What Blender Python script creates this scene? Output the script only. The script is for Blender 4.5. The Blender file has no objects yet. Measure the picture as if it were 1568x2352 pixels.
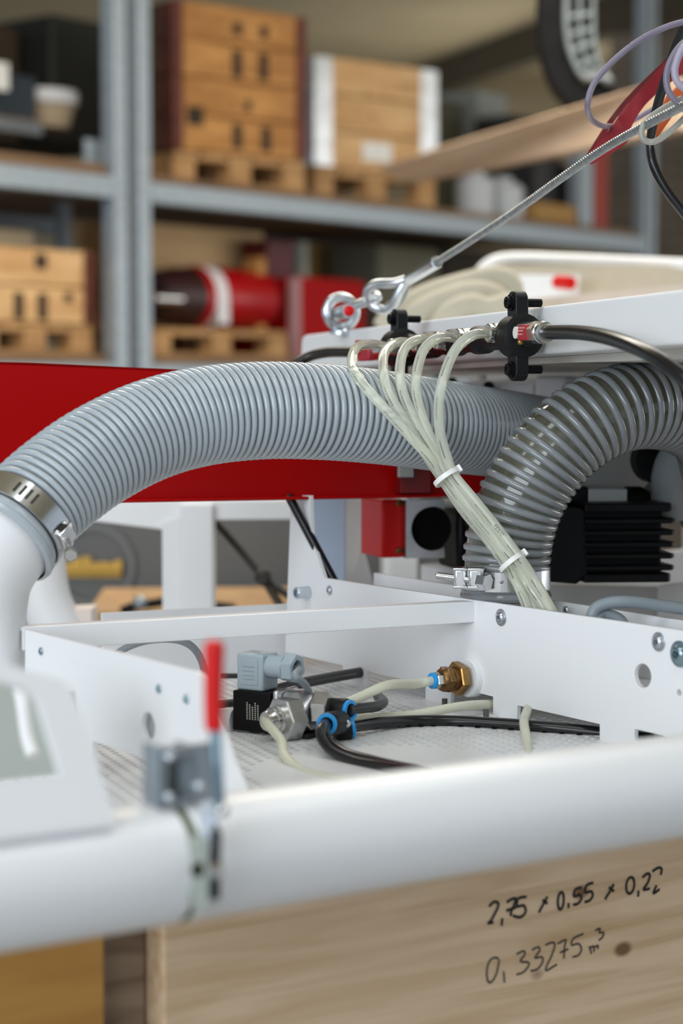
import bpy, bmesh, math, random
from mathutils import Vector as V, Matrix
from mathutils.geometry import tessellate_polygon
random.seed(7)
scene = bpy.context.scene
col = scene.collection

# ------------------------------------------------------------------ camera
IW, IH, F, HOR = 1568.0, 2352.0, 4573.0, 890.0      # 70 mm on a 36 mm tall frame
PITCH = math.atan((IH / 2 - HOR) / F)
CAM = V((0.0, 0.0, 1.25))
FW = V((0, math.cos(PITCH), -math.sin(PITCH)))
UPV = V((0, math.sin(PITCH), math.cos(PITCH)))
RT = V((1, 0, 0))
cd = bpy.data.cameras.new('camera')
cd.sensor_fit = 'VERTICAL'; cd.sensor_height = 36.0; cd.lens = 70.0
cd.clip_start = 0.05; cd.clip_end = 100
cd.dof.use_dof = True; cd.dof.focus_distance = 1.41; cd.dof.aperture_fstop = 5.4
cam = bpy.data.objects.new('camera', cd); col.objects.link(cam)
cam.location = CAM; cam.rotation_euler = (math.pi / 2 - PITCH, 0, 0)
scene.camera = cam

# ------------------------------------------------------------------ world, lamps, exposure
world = bpy.data.worlds.new('workshop_air'); scene.world = world
world.use_nodes = True
world.node_tree.nodes['Background'].inputs[0].default_value = (0.76, 0.87, 1.0, 1)
world.node_tree.nodes['Background'].inputs[1].default_value = 0.52

def area(name, loc, target, sx, sy, power, color=(1, 1, 1)):
    l = bpy.data.lights.new(name, 'AREA'); l.shape = 'RECTANGLE'
    l.size = sx; l.size_y = sy; l.energy = power; l.color = color
    o = bpy.data.objects.new(name, l); col.objects.link(o); o.location = loc
    d = V(target) - V(loc); o.rotation_euler = d.to_track_quat('-Z', 'Y').to_euler()
    return o
area('ceiling_lamp_near', (-0.9, 0.3, 2.95), (-0.9, 0.3, 0), 2.4, 0.5, 17, (0.90, 0.96, 1.0))
area('ceiling_lamp_mid', (0.9, 1.6, 2.95), (0.9, 1.6, 0), 0.5, 2.4, 13, (0.92, 0.97, 1.0))
area('ceiling_lamp_far', (0.2, 3.3, 2.9), (0.2, 3.5, 0), 2.6, 0.6, 62, (1.0, 0.92, 0.80))
area('window_daylight', (-2.4, -2.8, 2.1), (0.1, 2.2, 1.2), 4.0, 1.8, 142, (0.84, 0.92, 1.0))
area('added_side_fill', (5.6, 4.6, 1.7), (-0.5, 7.0, 2.6), 5.0, 2.2, 75, (1.0, 0.95, 0.86))  # fill light added for the rack fronts and ceiling, no known window
area('added_ceiling_fill', (2.2, 9.3, 1.9), (2.0, 9.0, 3.0), 4.0, 1.2, 22, (1.0, 0.93, 0.78))  # added upward fill that brightens the ceiling, no pendant hangs here
vs = scene.view_settings
vs.view_transform = 'Standard'; vs.look = 'None'; vs.gamma = 1.0; vs.use_curve_mapping = False
vs.exposure = 0.1

# ------------------------------------------------------------------ geometry helpers
def ray(px, py): return RT * ((px - IW / 2) / F) + UPV * ((IH / 2 - py) / F) + FW
def W(px, py, d): return CAM + ray(px, py) * d                        # a point at a chosen distance
def PZ(px, py, z):                                                    # a point on a level surface
    r = ray(px, py); return CAM + r * ((z - CAM.z) / r.z)
def PP(px, py, o, n):                                                 # a point on a plane
    r = ray(px, py); return CAM + r * ((o - CAM).dot(n) / r.dot(n))
UZ = V((0, 0, 1))

class Fr:                                                             # a right-handed local frame
    def __init__(s, o, x, y=None, z=None):
        s.o = V(o); s.x = V(x).normalized()
        if z is None: z = UZ
        z = V(z)
        s.y = z.cross(s.x).normalized() if y is None else V(y).normalized()
        s.z = s.x.cross(s.y).normalized()
    def p(s, a, b=0, c=0): return s.o + s.x * a + s.y * b + s.z * c
    def d(s, a, b=0, c=0): return s.x * a + s.y * b + s.z * c
    def at(s, a, b=0, c=0): return Fr(s.p(a, b, c), s.x, s.y)
    def mat(s):
        return Matrix(((s.x.x, s.y.x, s.z.x, s.o.x), (s.x.y, s.y.y, s.z.y, s.o.y), (s.x.z, s.y.z, s.z.z, s.o.z), (0, 0, 0, 1)))

def smooth(pts, k=8, closed=False):                                   # Catmull-Rom
    n = len(pts); out = []
    rng = range(n) if closed else range(n - 1)
    for i in rng:
        if closed: a, b, c, d = pts[i - 1], pts[i], pts[(i + 1) % n], pts[(i + 2) % n]
        else:
            b, c = pts[i], pts[i + 1]
            a = pts[i - 1] if i > 0 else b * 2 - c
            d = pts[i + 2] if i + 2 < n else c * 2 - b
        for j in range(k):
            t = j / k
            out.append(0.5 * ((2 * b) + (c - a) * t + (2 * a - 5 * b + 4 * c - d) * t * t + (3 * b - a - 3 * c + d) * t ** 3))
    if not closed: out.append(pts[-1])
    return out
def wp(l): return [W(*q) for q in l]
def resample(pts, step):
    L = [0.0]
    for a, b in zip(pts, pts[1:]): L.append(L[-1] + (b - a).length)
    n = max(2, int(L[-1] / step)); out = []; j = 0
    for i in range(n + 1):
        s = L[-1] * i / n
        while j < len(L) - 2 and L[j + 1] < s: j += 1
        t = (s - L[j]) / max(1e-9, L[j + 1] - L[j]); out.append(pts[j].lerp(pts[j + 1], min(1, max(0, t))))
    return out, L[-1]
def frames(pts, closed=False):
    n = len(pts); T = []
    for i in range(n):
        if closed: t = pts[(i + 1) % n] - pts[i - 1]
        else: t = pts[min(i + 1, n - 1)] - pts[max(i - 1, 0)]
        T.append(t.normalized() if t.length > 1e-12 else V((0, 0, 1)))
    ref = UZ if abs(T[0].z) < 0.9 else V((1, 0, 0))
    N = [(ref - T[0] * ref.dot(T[0])).normalized()]
    for i in range(1, n):
        v = N[-1] - T[i] * N[-1].dot(T[i]); N.append(v.normalized())
    return T, N, [t.cross(m) for t, m in zip(T, N)]

class MB:
    def __init__(s): s.v = []; s.f = []
    def add(s, vs, fs):
        o = len(s.v); s.v += [V(q) for q in vs]; s.f += [tuple(i + o for i in f) for f in fs]; return s
    def box(s, fr, a0, a1, b0, b1, c0, c1):
        if a0 > a1: a0, a1 = a1, a0
        if b0 > b1: b0, b1 = b1, b0
        if c0 > c1: c0, c1 = c1, c0
        P = [fr.p(a, b, c) for c in (c0, c1) for b in (b0, b1) for a in (a0, a1)]
        return s.add(P, [(0, 2, 3, 1), (4, 5, 7, 6), (0, 1, 5, 4), (2, 6, 7, 3), (0, 4, 6, 2), (1, 3, 7, 5)])
    def bar(s, p, q, w, h, upv=UZ):
        d = (q - p).normalized(); u = (upv - d * upv.dot(d)).normalized()
        return s.box(Fr(p, d, u.cross(d).normalized()), 0, (q - p).length, -w / 2, w / 2, -h / 2, h / 2)
    def tube(s, pts, r, n=10, caps=True, closed=False, ry=None, rot=0):
        T, N, B = frames(pts, closed); m = len(pts); vs = []
        for i, p in enumerate(pts):
            rr = r[i] if isinstance(r, (list, tuple)) else r
            r2 = rr if ry is None else ry
            for k in range(n):
                a = 2 * math.pi * k / n + rot
                vs.append(p + N[i] * (math.cos(a) * rr) + B[i] * (math.sin(a) * r2))
        fs = []
        for i in range(m if closed else m - 1):
            j = (i + 1) % m
            for k in range(n):
                k2 = (k + 1) % n; fs.append((i * n + k, i * n + k2, j * n + k2, j * n + k))
        if caps and not closed:
            fs.append(tuple(reversed(range(n)))); fs.append(tuple((m - 1) * n + k for k in range(n)))
        return s.add(vs, fs)
    def lathe(s, o, ax, prof, n=24, rot=0, caps=True):                # prof: (distance along axis, radius)
        ax = ax.normalized(); ref = UZ if abs(ax.z) < 0.9 else V((1, 0, 0))
        N = (ref - ax * ref.dot(ax)).normalized(); B = ax.cross(N); vs = []; fs = []
        for t, r in prof:
            for k in range(n):
                a = 2 * math.pi * k / n + rot; vs.append(o + ax * t + N * (math.cos(a) * r) + B * (math.sin(a) * r))
        for i in range(len(prof) - 1):
            for k in range(n):
                k2 = (k + 1) % n; fs.append((i * n + k, i * n + k2, (i + 1) * n + k2, (i + 1) * n + k))
        if caps:
            fs.append(tuple(reversed(range(n)))); fs.append(tuple((len(prof) - 1) * n + k for k in range(n)))
        return s.add(vs, fs)
    def cyl(s, p, q, r, r2=None, n=20, rot=0, caps=True):
        return s.lathe(p, q - p, [(0, r), ((q - p).length, r if r2 is None else r2)], n, rot, caps)
    def hex(s, p, q, r, rot=0): 
        L = (q - p).length; c = r * 0.07
        return s.lathe(p, q - p, [(0, r - c), (c, r), (L - c, r), (L, r - c)], 6, rot)
    def ball(s, c, r, n=12, ax=UZ):
        m = n // 2; return s.lathe(c, ax, [(-r * math.cos(math.pi * i / m), max(1e-5, r * math.sin(math.pi * i / m))) for i in range(m + 1)], n)
    def prism(s, loops, th):                                          # loops: outer then holes; extruded by vector th
        tris = tessellate_polygon(loops); allp = [q for l in loops for q in l]; n = len(allp)
        nrm = V((0, 0, 0)); L = loops[0]
        for i in range(len(L)):
            a, b = L[i], L[(i + 1) % len(L)]; nrm += a.cross(b)
        fs = [tuple(t) for t in tris] + [tuple(i + n for i in reversed(t)) for t in tris]
        o = 0
        for l in loops:
            m = len(l)
            for i in range(m):
                j = (i + 1) % m; fs.append((o + i, o + j, o + j + n, o + i + n))
            o += m
        return s.add(allp + [q + th for q in allp], fs)
    def xform(s, M): s.v = [M @ q for q in s.v]; return s

ORG = {}
def finish(me, smooth_ang):
    bm = bmesh.new(); bm.from_mesh(me); bmesh.ops.recalc_face_normals(bm, faces=bm.faces); bm.to_mesh(me); bm.free()
    if smooth_ang is not None:
        me.polygons.foreach_set('use_smooth', [True] * len(me.polygons))
        me.set_sharp_from_angle(angle=math.radians(smooth_ang))
def tag(o, label=None, cat=None, group=None, kind=None):
    if label: o['label'] = label
    if cat: o['category'] = cat
    if group: o['group'] = group
    if kind: o['kind'] = kind
    return o
def thing(name, label, cat, at, group=None):
    o = bpy.data.objects.new(name, None); col.objects.link(o); o.empty_display_size = 0.02
    M = at.mat() if isinstance(at, Fr) else Matrix.Translation(V(at))
    o.matrix_world = M; ORG[o] = M
    return tag(o, label, cat, group)
def build(name, mb, m, parent=None, at=None, ang=35, bev=0, seg=2, label=None, cat=None, group=None, kind=None, recalc=True):
    me = bpy.data.meshes.new(name)
    if parent is not None: M = ORG[parent]
    elif at is not None: M = at.mat() if isinstance(at, Fr) else Matrix.Translation(V(at))
    else:
        c = V((0, 0, 0))
        for q in mb.v: c += q
        c /= len(mb.v); c.z = min(q.z for q in mb.v); M = Matrix.Translation(c)
    I = M.inverted()
    me.from_pydata([I @ q for q in mb.v], [], mb.f); me.update()
    finish(me, ang)
    me.materials.append(m)
    o = bpy.data.objects.new(name, me); col.objects.link(o)
    if parent is not None: o.parent = parent
    else: o.matrix_world = M
    ORG[o] = M
    if bev:
        b = o.modifiers.new('edge_bevel', 'BEVEL'); b.width = bev; b.segments = seg; b.limit_method = 'ANGLE'; b.angle_limit = math.radians(40)
    return tag(o, label, cat, group, kind)
def struct(name, mb, m, **k): return build(name, mb, m, kind='structure', **k)

# ------------------------------------------------------------------ materials
MATS = {}
def mat(name, c, rough=0.5, metal=0.0, var=0.06, vscale=30, bump=0.0, bscale=200, coat=0.0, trans=0.0, ior=1.45, spec=0.5, c2=None, emit=None, sss=0):
    if name in MATS: return MATS[name]
    m = bpy.data.materials.new(name); m.use_nodes = True; nt = m.node_tree; b = nt.nodes['Principled BSDF']
    tc = nt.nodes.new('ShaderNodeTexCoord')
    nz = nt.nodes.new('ShaderNodeTexNoise'); nz.inputs['Scale'].default_value = vscale; nz.inputs['Detail'].default_value = 4
    nt.links.new(tc.outputs['Object'], nz.inputs['Vector'])
    rp = nt.nodes.new('ShaderNodeValToRGB')
    c2 = c2 or tuple(x * (1 - var) for x in c); c1 = tuple(min(1, x * (1 + var * 0.5)) for x in c) if c2 is None else c
    rp.color_ramp.elements[0].position = 0.35; rp.color_ramp.elements[0].color = (*c2, 1)
    rp.color_ramp.elements[1].position = 0.65; rp.color_ramp.elements[1].color = (*c1, 1)
    nt.links.new(nz.outputs['Fac'], rp.inputs['Fac']); nt.links.new(rp.outputs['Color'], b.inputs['Base Color'])
    b.inputs['Roughness'].default_value = rough; b.inputs['Metallic'].default_value = metal
    b.inputs['Coat Weight'].default_value = coat; b.inputs['Transmission Weight'].default_value = trans
    b.inputs['IOR'].default_value = ior; b.inputs['Specular IOR Level'].default_value = spec
    if sss:
        b.inputs['Subsurface Weight'].default_value = sss; b.inputs['Subsurface Radius'].default_value = (0.004, 0.004, 0.003)
    if bump:
        n2 = nt.nodes.new('ShaderNodeTexNoise'); n2.inputs['Scale'].default_value = bscale; n2.inputs['Detail'].default_value = 3
        nt.links.new(tc.outputs['Object'], n2.inputs['Vector'])
        bp = nt.nodes.new('ShaderNodeBump'); bp.inputs['Strength'].default_value = bump; bp.inputs['Distance'].default_value = 0.001
        nt.links.new(n2.outputs['Fac'], bp.inputs['Height']); nt.links.new(bp.outputs['Normal'], b.inputs['Normal'])
    MATS[name] = m; return m
def wood(name, ca, cb, cc, scale=1.0, rough=0.65, knots=True, stretch=14):
    if name in MATS: return MATS[name]
    m = bpy.data.materials.new(name); m.use_nodes = True; nt = m.node_tree; b = nt.nodes['Principled BSDF']; L = nt.links.new
    tc = nt.nodes.new('ShaderNodeTexCoord'); mp = nt.nodes.new('ShaderNodeMapping')
    mp.inputs['Scale'].default_value = (4 * scale, 4 * scale * stretch, 4 * scale * stretch); L(tc.outputs['Object'], mp.inputs['Vector'])
    n1 = nt.nodes.new('ShaderNodeTexNoise'); n1.inputs['Scale'].default_value = 1.4; n1.inputs['Detail'].default_value = 7; n1.inputs['Distortion'].default_value = 0.6
    L(mp.outputs['Vector'], n1.inputs['Vector'])
    r1 = nt.nodes.new('ShaderNodeValToRGB'); e = r1.color_ramp.elements
    e[0].position = 0.32; e[0].color = (*cb, 1); e[1].position = 0.62; e[1].color = (*ca, 1)
    L(n1.outputs['Fac'], r1.inputs['Fac'])
    n2 = nt.nodes.new('ShaderNodeTexNoise'); n2.inputs['Scale'].default_value = 5 * scale; n2.inputs['Detail'].default_value = 2
    L(tc.outputs['Object'], n2.inputs['Vector'])
    r2 = nt.nodes.new('ShaderNodeValToRGB'); e = r2.color_ramp.elements
    e[0].position = 0.4; e[0].color = (0, 0, 0, 1); e[1].position = 0.75; e[1].color = (0.7, 0.7, 0.7, 1); L(n2.outputs['Fac'], r2.inputs['Fac'])
    mx = nt.nodes.new('ShaderNodeMix'); mx.data_type = 'RGBA'; L(r2.outputs['Color'], mx.inputs['Factor'])
    L(r1.outputs['Color'], mx.inputs['A']); mx.inputs['B'].default_value = (*cc, 1)
    out = mx.outputs['Result']
    if knots:
        mk = nt.nodes.new('ShaderNodeMapping'); mk.inputs['Scale'].default_value = (14 * scale, 22 * scale, 22 * scale); L(tc.outputs['Object'], mk.inputs['Vector'])
        vo = nt.nodes.new('ShaderNodeTexVoronoi'); vo.inputs['Scale'].default_value = 1.0; L(mk.outputs['Vector'], vo.inputs['Vector'])
        rk = nt.nodes.new('ShaderNodeValToRGB'); e = rk.color_ramp.elements
        e[0].position = 0.07; e[0].color = (1, 1, 1, 1); e[1].position = 0.13; e[1].color = (0, 0, 0, 1); L(vo.outputs['Distance'], rk.inputs['Fac'])
        m2 = nt.nodes.new('ShaderNodeMix'); m2.data_type = 'RGBA'; L(rk.outputs['Color'], m2.inputs['Factor']); L(out, m2.inputs['A'])
        m2.inputs['B'].default_value = (cb[0] * 0.35, cb[1] * 0.28, cb[2] * 0.22, 1); out = m2.outputs['Result']
    L(out, b.inputs['Base Color']); b.inputs['Roughness'].default_value = rough
    MATS[name] = m; return m

white = mat('white_paint', (0.80, 0.81, 0.83), 0.30, var=0.015, vscale=8, bump=0.05, bscale=300)
white2 = mat('white_paint_satin', (0.80, 0.81, 0.82), 0.45, var=0.02, vscale=6)
cream = mat('cream_fabric', (0.52, 0.48, 0.38), 0.8, var=0.15, vscale=14)
redp = mat('red_paint', (0.40, 0.0015, 0.002), 0.35, var=0.08, vscale=5, spec=0.16)
redb = mat('red_plastic', (0.62, 0.006, 0.005), 0.38, var=0.04, spec=0.3)
redd = mat('red_crimson', (0.30, 0.012, 0.02), 0.55, var=0.2, vscale=20)
blackp = mat('black_plastic', (0.007, 0.007, 0.008), 0.42, var=0.2, spec=0.3)
blackc = mat('black_casting', (0.004, 0.004, 0.0045), 0.45, var=0.2, bump=0.1, spec=0.18)
rubber = mat('black_rubber', (0.010, 0.010, 0.011), 0.22, var=0.2)
tyre = mat('tyre_rubber', (0.010, 0.010, 0.011), 0.7, var=0.3, spec=0.12)
steel = mat('bright_steel', (0.72, 0.73, 0.74), 0.18, 1.0, var=0.1, vscale=60)
zinc = mat('zinc_plated', (0.66, 0.71, 0.76), 0.30, 1.0, var=0.18, vscale=120)
zincb = mat('blue_zinc', (0.36, 0.50, 0.58), 0.28, 1.0, var=0.3, vscale=150)
alu = mat('cast_aluminium', (0.66, 0.66, 0.67), 0.30, 1.0, var=0.15, vscale=90, bump=0.15, bscale=400)
nickel = mat('nickel_fitting', (0.66, 0.65, 0.62), 0.22, 1.0, var=0.1, vscale=80)
brass = mat('brass', (0.44, 0.26, 0.09), 0.34, 1.0, var=0.3, vscale=150)
brassd = mat('dark_brass', (0.26, 0.15, 0.06), 0.42, 1.0, var=0.4, vscale=200)
galv = mat('galvanised_steel', (0.38, 0.44, 0.49), 0.5, 0.55, var=0.22, vscale=60)
galvd = mat('dull_galvanised', (0.20, 0.225, 0.24), 0.55, 0.4, var=0.2, vscale=40)
greyp = mat('grey_plastic', (0.36, 0.43, 0.48), 0.45, var=0.05)
greyc = mat('grey_cable', (0.25, 0.29, 0.32), 0.45, var=0.05)
blue = mat('blue_collar', (0.02, 0.33, 0.80), 0.35, var=0.05)
dark = mat('dark_hollow', (0.015, 0.014, 0.012), 0.8, var=0.2)
rib1 = mat('grey_hose_rib', (0.43, 0.48, 0.52), 0.26, var=0.10, vscale=30, coat=0.3)
wall1 = mat('grey_hose_wall', (0.24, 0.265, 0.28), 0.3, c2=(0.15, 0.155, 0.15), vscale=45)
rib2 = mat('smoky_hose_rib', (0.23, 0.245, 0.255), 0.2, var=0.18, vscale=35, coat=0.4)
wall2 = mat('olive_hose_wall', (0.105, 0.105, 0.075), 0.16, c2=(0.055, 0.053, 0.036), vscale=30, coat=0.5)
clear = mat('clear_tubing', (0.95, 0.97, 0.86), 0.08, trans=0.68, ior=1.12, var=0.03, coat=0.35)
milky = mat('milky_tubing', (0.90, 0.90, 0.76), 0.25, trans=0.40, ior=1.12, var=0.03)
tie = mat('white_nylon', (0.85, 0.85, 0.83), 0.4, var=0.02)
inkm = mat('marker_ink', (0.012, 0.011, 0.010), 0.7, var=0.2)
inkg = mat('faint_marker_ink', (0.05, 0.043, 0.035), 0.7, var=0.3)
printm = mat('pale_print', (0.6, 0.6, 0.55), 0.6, var=0.05)
tubeprint = mat('tube_print', (0.16, 0.17, 0.14), 0.6, var=0.1)
purple = mat('purple_cable', (0.22, 0.19, 0.26), 0.4, var=0.12)
orange = mat('orange_plastic', (0.55, 0.10, 0.02), 0.4, var=0.1)
pine = wood('pale_pine', (0.74, 0.55, 0.37), (0.52, 0.34, 0.18), (0.68, 0.49, 0.32), 1.0, stretch=16)
ochre = wood('ochre_wood', (0.50, 0.25, 0.055), (0.40, 0.19, 0.035), (0.44, 0.22, 0.05), 1.2, stretch=6)
oldwood = wood('weathered_wood', (0.30, 0.22, 0.15), (0.16, 0.10, 0.06), (0.24, 0.18, 0.13), 1.2, stretch=8)
crate_w = wood('crate_wood', (0.55, 0.27, 0.075), (0.30, 0.12, 0.022), (0.34, 0.14, 0.03), 0.9, stretch=8)
crate_p = wood('pale_crate_wood', (0.72, 0.46, 0.22), (0.48, 0.26, 0.10), (0.56, 0.30, 0.11), 0.8, stretch=8)
pallet_w = wood('pallet_wood', (0.52, 0.30, 0.12), (0.30, 0.15, 0.05), (0.40, 0.21, 0.08), 0.5, stretch=8)
board_w = wood('board_wood', (0.88, 0.64, 0.44), (0.72, 0.48, 0.30), (0.80, 0.57, 0.38), 0.4, stretch=8, knots=False)
deck_w = wood('deck_board', (0.22, 0.13, 0.065), (0.12, 0.06, 0.028), (0.17, 0.10, 0.05), 0.4, knots=False)

# ================================================================== the room
floor_m = mat('concrete_floor', (0.36, 0.35, 0.33), 0.6, var=0.2, vscale=3)
ceil_m = mat('ceiling_board', (0.62, 0.54, 0.38), 0.8, var=0.1, vscale=2)
wall_m = mat('wall_plaster', (0.40, 0.34, 0.23), 0.8, var=0.15, vscale=2)
log_m = mat('grey_brown_cladding', (0.20, 0.165, 0.13), 0.7, var=0.25, vscale=6)
wf = Fr((0, 0, 0), (1, 0, 0))
struct('floor', MB().box(wf, -7, 7, -4, 11.6, -0.1, 0), floor_m)
struct('ceiling', MB().box(wf, -7, 7, -4, 11.6, 3.02, 3.12), ceil_m)
struct('wall_back', MB().box(wf, -7, 7, 11.4, 11.6, 0, 3.02), wall_m)
cb = MB()
p0 = PZ(985, 190, 2.93); p1 = PZ(1330, 66, 2.93)
cb.bar(p0 - (p1 - p0) * 1.0, p1 + (p1 - p0) * 1.0, 0.10, 0.18)
struct('trim_1', cb, mat('dark_beam', (0.10, 0.085, 0.06), 0.8))
# horizontally clad side wall, plank by plank
wr = Fr(W(1393, 600, 9.0), (1, -0.35, 0)); wr.o.z = 0
wallr = struct('wall_right', MB().box(wr, 0, 3.0, 0.03, 0.12, 0, 3.0), log_m, at=wr)
for i in range(26):
    z = 0.95 + i * 0.062
    build('plank', MB().box(wr, 0, 3.0, 0, 0.029, z, z + 0.055), log_m, wallr, bev=0.012)

# ================================================================== the pallet rack
A = W(345, 417, 5.0); ZSH = A.z
B = PZ(1475, 545, ZSH)
RF = Fr((A.x, A.y, 0), B - A)                      # x along the rack, y into its depth, z up
def RP(px, py, s=0.0):
    q = PP(px, py, RF.p(0, s, 0), RF.y); v = q - RF.o
    return v.dot(RF.x), q.z
BH = ZSH - RP(345, 465)[1]                         # beam height
def upright(r0, s0, name_label, w=0.125, dep=0.05, slots=True):
    f = RF.at(r0, s0, 0)
    t = thing('rack_upright', name_label, 'rack post', f, 'uprights of the pallet rack')
    for a in (0, w * 0.66):
        build('flange', MB().box(f, a, a + w * 0.34, 0, dep, 0, 2.95), galv, t, bev=0.004)
    web = build('web', MB().box(f, w * 0.34, w * 0.66, 0.018, dep, 0, 2.95), galvd, t)
    if slots:
        sl = MB()
        for i in range(60):
            z = 1.15 + i * 0.03
            sl.box(f, w * 0.45, w * 0.55, 0.0165, 0.0185, z, z + 0.014)
        build('slots', sl, mat('slot_shade', (0.06, 0.065, 0.07), 0.7), web, kind='stuff')
    return t
upright(-0.125, -0.005, 'tall grey perforated steel rack upright standing left of the stacked crates')
upright(-0.125, 0.95, 'rear grey steel rack upright behind the dark box shelf', slots=False)
rE, _ = RP(1478, 560)
upright(rE, -0.005, 'far right grey steel rack upright beside the clad wall', w=0.075, slots=False)
def beam(r0, r1, z1, h, lab, s=0.0, m=galv):
    f = RF.at(r0, s, 0)
    b = MB().box(f, 0, r1 - r0, 0, 0.012, z1 - h, z1).box(f, 0, r1 - r0, 0.012, 0.045, z1 - 0.012, z1).box(f, 0, r1 - r0, 0.012, 0.045, z1 - h, z1 - h + 0.012)
    return build('rack_beam', b, m, at=f, bev=0.003, label=lab, cat='rack beam', group='beams of the pallet rack')
def deck(r0, r1, s0, s1, z, lab, th=0.02):
    f = RF.at(r0, s0, z)
    n = 6; t = thing('shelf_deck', lab, 'shelf', f)
    w = (s1 - s0) / n
    for i in range(n):
        build('deck_plank', MB().box(f, 0, r1 - r0, i * w + 0.002, (i + 1) * w - 0.002, 0, th), deck_w, t)
    return t
beam(0.0, rE, ZSH, BH, 'long grey beam under the upper crates, right bay, front')
beam(0.0, rE, ZSH, BH, 'rear grey beam under the upper crates, right bay', s=0.98)
beam(-2.4, -0.125, ZSH + 0.004, BH * 1.05, 'grey beam left of the big upright, below the dark box shelf')
deck(0.0, rE, 0.02, 1.02, ZSH + 0.001, 'brown plank shelf carrying the upper crates')
deck(-2.4, -0.13, 0.02, 1.02, ZSH + 0.005, 'brown plank shelf left of the big upright', th=0.028)
# intermediate shelf of the left bay
rs0, zs1 = RP(0, 268, 0.25); _, zs0 = RP(0, 296, 0.25); _, zsx = RP(230, 305, 0.25)
beam(-2.4, -0.13, zs1, 0.034, 'thin grey beam carrying the white bucket and dark box', s=0.25, m=galvd)
deck(-2.4, -0.13, 0.27, 1.0, zs1 - 0.004, 'thin shelf under the white bucket and dark box', th=0.012)
# lower level
ZL = RP(345, 836)[1]
beam(0.0, rE, ZL, BH, 'lower grey beam under the red drum pallet')
beam(-2.4, -0.125, ZL, BH, 'lower grey beam under the lower left crate')
deck(0.0, rE, 0.02, 1.02, ZL + 0.001, 'lower plank shelf below the red drum')
deck(-2.4, -0.13, 0.02, 1.02, ZL + 0.001, 'lower plank shelf below the lower left crate')
ZD = ZSH + 0.022; ZLD = ZL + 0.022

corner_red = mat('rusty_corner', (0.13, 0.028, 0.016), 0.6, var=0.4, vscale=20)
stain = mat('dark_stencil', (0.035, 0.02, 0.01), 0.8)
def pallet(f, w, dp, h, lab):
    """f: front left bottom corner; x along the front, y to the back"""
    t = thing('wooden_pallet', lab, 'pallet', f)
    th = h * 0.12
    for i in range(3):
        y = (0, dp / 2 - 0.03, dp - 0.06)[i]
        build('skid_board', MB().box(f, 0, w, y, y + 0.06, 0, th), pallet_w, t)
        for j in range(3):
            x = (0, w / 2 - 0.035, w - 0.07)[j]
            build('block', MB().box(f, x, x + 0.07, y, y + 0.06, th, h - 2 * th), pallet_w, t, bev=0.003)
        build('cross_board', MB().box(f, 0, w, y, y + 0.06, h - 2 * th, h - th), pallet_w, t)
    n = 5
    for i in range(n):
        y = i * (w / n)
        build('top_board', MB().box(f, y + 0.006, y + w / n - 0.006, 0, dp, h - th, h), pallet_w, t)
    return t
def crate(f, w, dp, h, lab, m, cm, boards=2, marks=(), rims=None, side=crate_w, group=None, cw=0.03, mark_m=None):
    """a pallet collar: boards on four sides, metal corner plates, burnt marks on the front"""
    t = thing('wooden_crate', lab, 'crate', f, group)
    th = 0.02; bh = h / boards
    for i in range(boards):
        z0 = i * bh + 0.002; z1 = (i + 1) * bh - 0.002
        for nm, bx, mm in (('front_board', (0, w, 0, th), m), ('back_board', (0, w, dp - th, dp), m), ('side_board', (0, th, th, dp - th), side), ('side_board', (w - th, w, th, dp - th), side)):
            build(nm, MB().box(f, *bx, z0, z1), mm, t, bev=0.002)
    for x0, x1 in ((-0.003, cw), (w - cw, w + 0.003)):
        build('corner_plate', MB().box(f, x0, x1, -0.004, 0, 0.004, h - 0.004).box(f, x0 if x0 < 0 else x1 - 0.004, (x0 + 0.004) if x0 < 0 else x1, 0, 0.05, 0.004, h - 0.004), cm, t)
    for (a0, a1, c0, c1) in marks:
        build('stencil_mark', MB().box(f, a0 * w, a1 * w, -0.0015, 0.001, c0 * h, c1 * h), mark_m or stain, t)
    return t
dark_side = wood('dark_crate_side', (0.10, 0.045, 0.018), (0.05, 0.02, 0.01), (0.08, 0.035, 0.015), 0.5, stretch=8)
# --- the tall stack of two brown crates on its pallet
rq, _ = RP(700, 400, 0.03)
ang = math.radians(-13)
ex = (RF.x * math.cos(ang) + RF.y * math.sin(ang)).normalized()
crn = RF.p(rq, 0.03, ZD)                                     # front right bottom corner
def spanw(fr_right, px):                                      # width to reach a given column from the right corner
    n = fr_right.y; q = PP(px, 300, fr_right.o, n); return (fr_right.o - q).dot(fr_right.x)
fR = Fr(crn, ex); wS = spanw(fR, 398)
fS = Fr(fR.p(-wS), ex)
PHT = 0.085
pallet(fS, wS, 0.24, PHT, 'wooden pallet under the two stacked brown crates')
def ztop(fr, px, py): return PP(px, py, fr.o, fr.y).z
zA = ztop(fS, 410, 172); z0 = fS.o.z + PHT
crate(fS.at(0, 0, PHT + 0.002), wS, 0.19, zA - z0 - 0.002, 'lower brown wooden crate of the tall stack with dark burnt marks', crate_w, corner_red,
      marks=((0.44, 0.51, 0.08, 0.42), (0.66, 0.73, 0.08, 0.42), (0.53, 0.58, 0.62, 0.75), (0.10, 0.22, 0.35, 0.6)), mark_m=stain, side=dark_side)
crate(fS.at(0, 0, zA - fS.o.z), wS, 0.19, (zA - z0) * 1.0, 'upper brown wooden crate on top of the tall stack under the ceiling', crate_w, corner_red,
      marks=((0.44, 0.51, 0.05, 0.42), (0.64, 0.71, 0.05, 0.42), (0.45, 0.51, 0.62, 0.8), (0.65, 0.71, 0.62, 0.8)), side=dark_side)
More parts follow.
